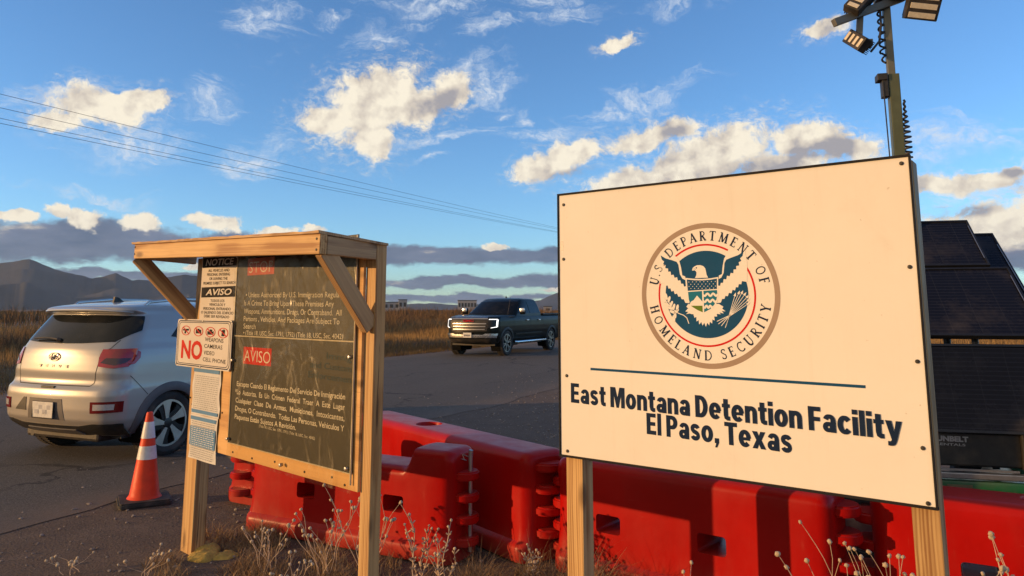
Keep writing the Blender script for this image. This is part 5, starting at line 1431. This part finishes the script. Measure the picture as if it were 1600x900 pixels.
# ---- the white SUV, seen from behind
SUV = thing('parked_suv', 'silver white compact SUV with a dark rear window driving off left of the notice shelter', 'car', (-4.74, 7.66, 0), R(-23.5))
KS = [ # z, yr, yf, w, rr, rf, bowr, bowf, taper_r, taper_f
 (.26, .20, 3.92, .78, .12, .20, .10, .20, .06, .10),
 (.34, .08, 3.99, .85, .16, .26, .10, .22, .06, .10),
 (.42, .03, 4.03, .885, .18, .30, .10, .24, .06, .10),
 (.52, .015, 4.04, .895, .20, .32, .10, .24, .06, .10),
 (.66, .010, 4.03, .900, .20, .34, .10, .24, .06, .10),
 (.725, .025, 4.02, .900, .20, .36, .10, .24, .06, .10),
 (.745, .060, 4.01, .898, .20, .36, .10, .24, .06, .10),
 (.80, .075, 3.99, .895, .20, .36, .10, .24, .06, .10),
 (.88, .065, 3.94, .890, .21, .36, .10, .24, .06, .10),
 (.96, .070, 3.82, .885, .22, .36, .11, .22, .06, .10),
 (1.04, .078, 3.55, .875, .23, .36, .12, .20, .06, .08),
 (1.10, .090, 3.10, .860, .24, .30, .13, .16, .06, .04),
 (1.16, .115, 2.98, .835, .24, .30, .13, .16, .06, .02),
 (1.20, .140, 2.90, .825, .24, .30, .13, .16, .06, .02),
 (1.30, .215, 2.70, .795, .24, .30, .12, .16, .06, .02),
 (1.40, .295, 2.50, .750, .22, .30, .11, .16, .06, .03),
 (1.46, .340, 2.36, .722, .20, .28, .10, .16, .06, .04),
 (1.475, .265, 2.32, .712, .16, .28, .10, .16, .05, .04),
 (1.50, .250, 2.24, .698, .16, .28, .10, .16, .05, .05),
 (1.53, .285, 2.14, .660, .16, .30, .10, .16, .05, .05),
 (1.56, .480, 1.98, .540, .20, .30, .10, .16, .05, .06),
 (1.585, .75, 1.75, .36, .20, .20, .08, .10, .05, .06),
 (1.595, 1.0, 1.55, .20, .15, .15, .04, .06, .05, .06)]
KS = [(k[0]*1.015, *k[1:]) for k in KS]
SB = Body(KS, dz=.0135)
AX, AF, AR_ = .80, 3.32, .375
bm = SB.mesh(arches=[(AX, .335, AR_), (AF, .335, AR_)])
obj('body', bm, suv_paint, SUV, sm=42)
def rr_(x, z):
    e = .01; y = SB.rear(x, z); dx = (SB.rear(abs(x)+e, z)-y)/e*(1 if x >= 0 else -1); dz = (SB.rear(x, z+e)-SB.rear(x, z-e))/(2*e)
    return (x, y, z), nrm((max(-3, min(3, dx)), -1, max(-1.4, min(1.4, dz))))
def sd_(sgn):
    def f(y, z):
        return (sgn*SB.side(y, z), y, z), nrm((sgn, 0, .25))
    return f
def both(fn): return [fn(1), fn(-1)]
# glass
G = [(-.66, 1.195), (-.3, 1.178), (0, 1.173), (.3, 1.178), (.66, 1.195), (.765, 1.31), (.70, 1.45), (.3, 1.462), (0, 1.466), (-.3, 1.462), (-.70, 1.45), (-.765, 1.31)]
obj('rear_window', patch(G, rr_, .04, .005, .006), car_glass, SUV, sm=50)
SW = [(.80, 1.235), (1.05, 1.20), (1.78, 1.155), (1.78, 1.435), (1.35, 1.465), (1.02, 1.455)]
SW2 = [(1.83, 1.152), (2.72, 1.10), (2.60, 1.19), (2.24, 1.40), (1.83, 1.436)]
for s in (1, -1):
    obj('side_window', patch(SW, sd_(s), .05, .004, .006), car_glass, SUV, sm=50)
    obj('side_window', patch(SW2, sd_(s), .05, .004, .006), car_glass, SUV, sm=50)
def wind(x, z):
    y = SB.front(x, z); return (x, y, z), nrm((0, .7, .7))
obj('windscreen', patch([(-.66, 1.14), (.66, 1.14), (.58, 1.44), (-.58, 1.44)], wind, .05, .004, .006), car_glass, SUV, sm=50)
# dark seams: tailgate, bumper, doors
def seam(pts, fn, w=.007, off=.0015):
    bm = bmesh.new(); P = []
    for a, b in zip(pts, pts[1:]):
        for i in range(12): P.append((a[0]+(b[0]-a[0])*i/12, a[1]+(b[1]-a[1])*i/12))
    P.append(pts[-1]); L = []
    for i, p in enumerate(P):
        q0, q1 = P[max(i-1, 0)], P[min(i+1, len(P)-1)]; d = Vector((q1[0]-q0[0], q1[1]-q0[1])).normalized(); n = Vector((-d.y, d.x))*w/2
        a_, na = fn(p[0]+n.x, p[1]+n.y); b_, nb = fn(p[0]-n.x, p[1]-n.y)
        L.append((bm.verts.new(Vector(a_)+Vector(na)*off), bm.verts.new(Vector(b_)+Vector(nb)*off)))
    for a, b in zip(L, L[1:]): bm.faces.new((a[0], a[1], b[1], b[0]))
    return bm
seam_m = mk('panel_gap', (.01, .01, .01), .7)
TG = [(-.69, 1.21), (-.66, 1.13), (-.60, 1.10), (-.585, .96), (-.565, .79), (-.53, .762), (.53, .762), (.565, .79), (.585, .96), (.60, 1.10), (.66, 1.13), (.69, 1.21)]
obj('tailgate_gap', seam(TG, rr_), seam_m, SUV)
for s in (1, -1):
    obj('door_gap', seam([(1.02, 1.46), (.86, 1.24), (.94, 1.08), (1.10, .90), (1.20, .72), (1.22, .50)], sd_(s)), seam_m, SUV)
    obj('door_gap', seam([(1.80, 1.46), (1.80, .48)], sd_(s)), seam_m, SUV)
    obj('bumper_gap', seam([(.30, .86), (.42, .74), (.50, .66)], sd_(s), .006), seam_m, SUV)
# lower cladding round the bumper
CL = [(-.84, .275), (.84, .275), (.845, .40), (.60, .40), (.42, .372), (-.42, .372), (-.60, .40), (-.845, .40)]
obj('bumper_cladding', patch(CL, rr_, .05, .006, .008), black_plastic, SUV, sm=50)
SKD = [(-.40, .285), (.40, .285), (.36, .335), (-.36, .335)]
obj('skid_plate', patch(SKD, rr_, .05, .014, .01), clad_plastic, SUV, sm=50)
for s in (1, -1): obj('sill_cladding', patch([(1.15, .285), (2.98, .285), (2.98, .42), (1.15, .42)], sd_(s), .08, .007, .009), clad_plastic, SUV, sm=50)
obj('number_plate_recess', patch([(-.275, .425), (.275, .425), (.24, .632), (-.24, .632)], rr_, .05, .004, .004), clad_plastic, SUV, sm=50)
bm = bmesh.new(); yP = SB.rear(0, .52)-.018; bx(bm, (-.0, yP, .52), (.31, .008, .155), rot=Matrix.Rotation(R(4), 3, 'X'), bev=.003); pl = obj('number_plate', bm, plate_white, SUV)
bm = bmesh.new()
for i in range(4):
    for j in range(2):
        if (i+j) % 2 == 0: bx(bm, (-.09+.06*i, yP-.0055, .50+.045*j), (.058, .001, .042), rot=Matrix.Rotation(R(4), 3, 'X'))
obj('blurred_marks', bm, mk('plate_marks', (.40, .41, .44), .5, 0, .25, 30), pl)
bm = bmesh.new()
for sx in (-1, 1): tube(bm, [(sx*.155, yP-.002, .441), (sx*.155, yP-.002, .599)], .005, 6)
for sz in (.441, .599): tube(bm, [(-.155, yP-.002, sz), (.155, yP-.002, sz)], .005, 6)
obj('plate_frame', bm, iron, pl)
bm = bmesh.new(); bx(bm, (0, SB.rear(0, .745)-.002, .742), (.20, .03, .022), bev=.006); obj('tailgate_handle', bm, black_plastic, SUV)
# dark patch painted as the plate recess's shadow, left side only; reflectors
for s in (-1, 1):
    V = [(s*.30, .50), (s*.30, .632), (s*.345, .632), (s*.50, .50)]
    if s < 0: obj('recess_shadow', patch(V if s > 0 else V[::-1], rr_, .04, .004, .005), black_plastic, SUV, sm=50)
    RF = [(s*.60, .505), (s*.84, .515), (s*.85, .620), (s*.60, .615)]
    o = obj('reflector', patch(RF if s > 0 else RF[::-1], rr_, .03, .007, .010), reflector_red, SUV, sm=50)
    RL = [(s*.635, .535), (s*.80, .54), (s*.805, .594), (s*.635, .592)]
    obj('reversing_lamp', patch(RL if s > 0 else RL[::-1], rr_, .03, .010, .004), clear_lens, o, sm=50)
# tail lamps: rear piece then wrap on the flank
for s in (-1, 1):
    T = [(s*.595, .955), (s*.74, .935), (s*.82, .95), (s*.855, 1.06), (s*.845, 1.125), (s*.60, 1.12), (s*.588, 1.04)]
    o = obj('tail_lamp', patch(T if s > 0 else T[::-1], rr_, .03, .010, .016), tail_red, SUV, sm=50)
    T2 = [(.22, .955), (.34, .975), (.40, 1.03), (.41, 1.09), (.36, 1.118), (.22, 1.125)]
    obj('tail_lamp_flank', patch(T2, sd_(s), .03, .008, .014), tail_red, o, sm=50)
    T3 = [(s*.615, .99), (s*.74, .965), (s*.80, .985), (s*.82, 1.03), (s*.66, 1.035)]
    obj('lamp_panel', patch(T3 if s > 0 else T3[::-1], rr_, .03, .0125, .0), tail_dark, o, sm=50)
# spoiler lip, roof fin, rails, wiper, badge
bm = bmesh.new(); n = 30; rows = []
for i in range(n+1):
    x = -.655+1.31*i/n; yb = SB.rear(x, 1.505); row = []
    for dy, z in ((.20, 1.535), (.0, 1.537), (-.045, 1.525), (-.05, 1.512), (.02, 1.492), (.10, 1.478)): row.append(bm.verts.new((x, yb+dy+.16*(abs(x)/.655)**5*.35, z-.022*(abs(x)/.655)**3)))
    rows.append(row)
for a, b in zip(rows, rows[1:]):
    for k in range(5): bm.faces.new((a[k], a[k+1], b[k+1], b[k]))
obj('spoiler', bm, suv_paint, SUV, sm=40)
bm = bmesh.new(); bx(bm, (0, SB.rear(0, 1.49)-.012, 1.497), (.34, .012, .010), bev=.002); obj('brake_lamp', bm, tail_dark, SUV)
bm = bmesh.new()
prism(bm, [(0, 0), (.15, 0), (.06, .055), (.015, .062)], Matrix(((0, 0, 1, -.012), (1, 0, 0, .70), (0, 1, 0, 1.600), (0, 0, 0, 1))), -.024); bmesh.ops.recalc_face_normals(bm, faces=bm.faces)
obj('shark_fin', bm, black_plastic, SUV, sm=40)
for s in (1, -1):
    bm = bmesh.new(); tube(bm, [(s*.565, .62, 1.545), (s*.565, .70, 1.60), (s*.56, 1.1, 1.635), (s*.55, 1.6, 1.632), (s*.54, 2.05, 1.59), (s*.54, 2.12, 1.54)], .017, 8); obj('roof_rail', bm, alloy, SUV, sm=50)
bm = bmesh.new(); P = []
for i in range(10):
    x = -.02-.40*i/9; p, nn = rr_(x, 1.20+.012*math.sin(i*.35)); P.append(Vector(p)+nn*.03)
tube(bm, P, .009, 6); tube(bm, [P[0]+Vector((.03, .02, -.01)), P[0]], .02, 8); obj('rear_wiper', bm, black_plastic, SUV, sm=50)
yE = SB.rear(0, 1.045)
def on_rear(px, pz, off): p, nn = rr_(px, pz); return Vector(p)+nn*off
bm = bmesh.new(); rows = []
for i in range(40):
    a = 2*math.pi*i/40; rows.append([bm.verts.new((r_x*math.cos(a), SB.rear(0, 1.04)-.008-d, 1.04+r_z*math.sin(a))) for r_x, r_z, d in ((.084, .046, .0), (.080, .043, .006), (.070, .036, .006), (.066, .033, .0))])
for i in range(40):
    for k in range(3): bm.faces.new((rows[i][k], rows[i][k+1], rows[(i+1) % 40][k+1], rows[(i+1) % 40][k]))
ye = SB.rear(0, 1.04)-.012
for s in (-1, 1):
    tube(bm, [(s*.026-.010, ye, 1.013), (s*.030+.010, ye, 1.066)], .008, 6)
tube(bm, [(-.028, ye, 1.030), (0, ye, 1.042), (.028, ye, 1.050)], .006, 6)
obj('badge', bm, chrome, SUV, sm=50)
bm = bmesh.new()
for k, ch in enumerate('VENUE'):
    add_text(bm, ch, (-.215+.098*k, .935), (-.178+.098*k, .935), .030, SB.rear(.2, .95)-.010, bold=.05)
for f in list(bm.faces): pass
r_ex = bmesh.ops.extrude_face_region(bm, geom=bm.faces[:]); bmesh.ops.translate(bm, vec=(0, .006, 0), verts=[v for v in r_ex['geom'] if isinstance(v, bmesh.types.BMVert)])
obj('lettering', bm, chrome, SUV)
for s in (1, -1):
    bm = bmesh.new(); tube(bm, [(s*(SB.side(1.3, .98)+.004), 1.30, .985), (s*(SB.side(1.35, .98)+.03), 1.33, .985), (s*(SB.side(1.5, .98)+.03), 1.48, .985), (s*(SB.side(1.5, .98)+.004), 1.51, .985)], .012, 8); obj('door_handle', bm, suv_paint, SUV, sm=50)
    bm = bmesh.new(); bx(bm, (s*.98, 2.62, 1.10), (.20, .10, .13), bev=.03); obj('wing_mirror', bm, suv_paint, SUV, sm=50)
    for ya in (AX, AF): wheel_parts(SUV, s*.765, ya, .335, .205, s, 'suv')
arch_trim(SUV, SB, AX, .335, AR_, .055, -12, 192, 'arch_cladding', clad_plastic)
arch_trim(SUV, SB, AF, .335, AR_, .055, -12, 192, 'arch_cladding', clad_plastic)
bm = bmesh.new(); bx(bm, (0, 2.0, .30), (1.42, 3.3, .14)); bx(bm, (0, .42, .27), (1.1, .4, .14), bev=.03); tube(bm, [(-.45, .50, .24), (-.45, .22, .235)], .03, 10); obj('underbody', bm, black_plastic, SUV)

# ---- the dark pickup, seen from its front corner
PT = thing('pickup_truck', 'black green full-size pickup truck with chrome grille bars and white running lights on the road', 'pickup truck', (1.08, 29.9, 0), R(180-25.5))
# local Y forward, rear bumper at 0, nose at 5.9; X right (the viewer's left)
KT = [
 (.42, .18, 5.72, .88, .10, .20, .02, .16, .0, .04),
 (.52, .04, 5.84, .96, .10, .24, .02, .20, .0, .05),
 (.62, .0, 5.88, 1.0, .10, .26, .02, .22, .0, .05),
 (.82, .0, 5.88, 1.02, .08, .28, .02, .22, .0, .06),
 (.98, .0, 5.86, 1.02, .06, .28, .02, .20, .0, .06),
 (1.16, .0, 5.84, 1.01, .06, .28, .02, .18, .0, .06),
 (1.24, .0, 5.80, .99, .06, .30, .02, .16, .0, .06),
 (1.30, .0, 5.66, .97, .06, .34, .02, .14, .0, .07),
 (1.335, .0, 5.30, .94, .06, .34, .02, .10, .0, .08)]
TB = Body(KT, dz=.02, side_n=150)
TX, TF, TR_ = 1.12, 4.93, .47
obj('body', TB.mesh(arches=[(TX, .42, TR_), (TF, .42, TR_)]), truck_paint, PT, sm=40)
KC = [(1.30, 1.98, 4.50, .97, .06, .16, .02, .20, 0, .02), (1.40, 1.99, 4.36, .955, .06, .16, .02, .20, 0, .03), (1.62, 2.05, 4.02, .88, .07, .16, .02, .20, 0, .05), (1.82, 2.10, 3.70, .80, .08, .16, .02, .18, 0, .06),
      (1.88, 2.14, 3.58, .76, .10, .20, .02, .16, 0, .06), (1.925, 2.3, 3.35, .66, .16, .2, .02, .12, 0, .06), (1.94, 2.6, 3.1, .40, .16, .2, .02, .05, 0, .06)]
TC = Body(KC, dz=.02, side_n=60)
obj('cab', TC.mesh(), truck_paint, PT, sm=40)
def tsd(B, s): return lambda y, z: ((s*B.side(y, z), y, z), nrm((s, 0, .3)))
def tfr(B):
    def f(x, z):
        e = .01; y = B.front(x, z); dx = (B.front(abs(x)+e, z)-y)/e*(1 if x >= 0 else -1); return (x, y, z), nrm((-max(-2, min(2, dx)), 1, .1))
    return f
obj('windscreen', patch([(-.84, 1.375), (.84, 1.375), (.70, 1.845), (-.70, 1.845)], tfr(TC), .06, .006, .006), truck_glass, PT, sm=50)
for s in (1, -1):
    obj('side_window', patch([(3.12, 1.40), (4.10, 1.40), (3.95, 1.47), (3.58, 1.80), (3.12, 1.82)], tsd(TC, s), .06, .006, .006), truck_glass, PT, sm=50)
    obj('side_window', patch([(2.16, 1.42), (3.03, 1.40), (3.03, 1.82), (2.30, 1.81)], tsd(TC, s), .06, .006, .006), truck_glass, PT, sm=50)
    for yy in (1.96, 3.08, 4.42): obj('door_gap', seam([(yy, 1.32), (yy, .55)], tsd(TB, s), .012, .003), seam_m, PT)
    for yy in (2.32, 3.36):
        bm = bmesh.new(); bx(bm, (s*(TB.side(yy, 1.15)+.02), yy, 1.16), (.03, .20, .045), bev=.01); obj('door_handle', bm, chrome, PT)
    bm = bmesh.new(); bx(bm, (s*1.13, 4.02, 1.47), (.20, .12, .22), bev=.04); m_ = obj('wing_mirror', bm, truck_paint, PT, sm=50)
    bm = bmesh.new(); bx(bm, (s*1.14, 4.075, 1.50), (.19, .05, .15), bev=.02); obj('mirror_cap', bm, chrome, m_, sm=50)
    bm = bmesh.new(); tube(bm, [(s*1.00, 1.75, .44), (s*1.06, 1.85, .43), (s*1.06, 4.30, .43), (s*1.0, 4.40, .44)], .045, 8); obj('side_step', bm, chrome, PT, sm=50)
    bm = bmesh.new(); bx(bm, (s*(TB.side(3.2, .7)+.008), 3.2, .70), (.018, 2.3, .05), bev=.005); obj('body_trim', bm, truck_paint, PT)
    bm = bmesh.new(); bx(bm, (s*.955, .98, 1.36), (.10, 1.9, .06), bev=.01); obj('bed_rail', bm, black_plastic, PT)
    for ya in (TX, TF): wheel_parts(PT, s*.865, ya, .42, .27, s, 'truck')
arch_trim(PT, TB, TX, .42, TR_, .05, -14, 194, 'arch_trim', black_plastic); arch_trim(PT, TB, TF, .42, TR_, .05, -14, 194, 'arch_trim', black_plastic)
fn = tfr(TB)
grille_metal = mk('grille_metal', (.42, .42, .43), .42, 1.0, .1, 8)
obj('grille', patch([(-.64, .82), (.64, .82), (.70, 1.16), (.62, 1.235), (-.62, 1.235), (-.70, 1.16)], fn, .05, .006, .01), black_plastic, PT, sm=50)
for z0, z1, wd in ((1.205, 1.245, .66), (1.045, 1.075, .62), (.955, .98, .60), (.865, .885, .58)): obj('grille_bar', patch([(-wd, z0), (wd, z0), (wd, z1), (-wd, z1)], fn, .05, .030, .03), grille_metal, PT, sm=50)
bm = bmesh.new(); add_text(bm, 'GMC', (.20, 1.115), (-.20, 1.115), .085, 0, bold=.05)
for v in bm.verts: v.co.y = TB.front(v.co.x, 1.15)+.036
r_ex = bmesh.ops.extrude_face_region(bm, geom=bm.faces[:]); bmesh.ops.translate(bm, vec=(0, -.02, 0), verts=[v for v in r_ex['geom'] if isinstance(v, bmesh.types.BMVert)])
obj('lettering', bm, tail_red, PT)
obj('hood_chrome', patch([(-.62, 1.262), (.62, 1.262), (.60, 1.292), (-.60, 1.292)], fn, .05, .006, .006), chrome, PT, sm=50)
for s in (1, -1):
    HL = [(s*.66, .92), (s*.90, .98), (s*.93, 1.21), (s*.68, 1.215)]
    o = obj('headlight', patch(HL if s > 0 else HL[::-1], fn, .04, .012, .02), alloy_dark, PT, sm=50)
    for (a, b, c_, d_) in [((.70, 1.19), (.91, 1.19), (.91, 1.212), (.70, 1.212)), ((.895, .94), (.925, .96), (.93, 1.19), (.90, 1.19)), ((.76, .915), (.90, .945), (.90, .965), (.77, .935))]:
        Q = [(s*a[0], a[1]), (s*b[0], b[1]), (s*c_[0], c_[1]), (s*d_[0], d_[1])]
        obj('running_light', patch(Q if s > 0 else Q[::-1], fn, .03, .022, .008), drl, o, sm=50)
obj('front_bumper', patch([(-.90, .60), (.90, .60), (.93, .74), (.60, .74), (.52, .70), (-.52, .70), (-.60, .74), (-.93, .74)], fn, .05, .020, .03), chrome, PT, sm=50)
obj('lower_valance', patch([(-.86, .43), (.86, .43), (.88, .56), (-.88, .56)], fn, .05, .006, .01), black_plastic, PT, sm=50)
bm = bmesh.new(); bx(bm, (.0, TB.front(0, .68)+.05, .69), (.31, .01, .16), bev=.003); pl = obj('number_plate', bm, plate_white, PT)
bm = bmesh.new()
for k in range(6): bx(bm, (-.10+.04*k, TB.front(0, .68)+.0558, .68), (.024, .001, .06))
obj('plate_marks', bm, navy, pl)
bm = bmesh.new(); prism(bm, [(0, 0), (.14, 0), (.06, .06), (.015, .07)], Matrix(((0, 0, 1, -.012), (-1, 0, 0, 3.05), (0, 1, 0, 1.935), (0, 0, 0, 1))), -.024); bmesh.ops.recalc_face_normals(bm, faces=bm.faces); tube(bm, [(-.80, 4.55, 1.28), (-.82, 4.35, 1.95)], .006, 5); obj('antenna', bm, black_plastic, PT)
bm = bmesh.new(); bx(bm, (0, 2.9, .45), (1.6, 5.2, .22)); obj('underbody', bm, black_plastic, PT)
bm = bmesh.new(); bx(bm, (.0, .94, 1.341), (1.78, 1.7, .006)); obj('bed_cover', bm, black_plastic, PT)

# ------------------------------------------------------------------ the evening air between here and the mountains
hz = bpy.data.materials.new('haze'); hz.use_nodes = True; t = NT(hz.node_tree); t.n.remove(t.n['Principled BSDF'])
pv = t.new('ShaderNodeVolumePrincipled'); pv.inputs['Color'].default_value = (.55, .74, 1, 1); pv.inputs['Density'].default_value = HAZE_DENSITY; pv.inputs['Anisotropy'].default_value = .2
t.l.new(pv.outputs[0], t.n['Material Output'].inputs['Volume'])
bm = bmesh.new(); bx(bm, (0, 0, 279), (36000, 36000, 562)); tag(obj('haze', bm, hz), kind='stuff')
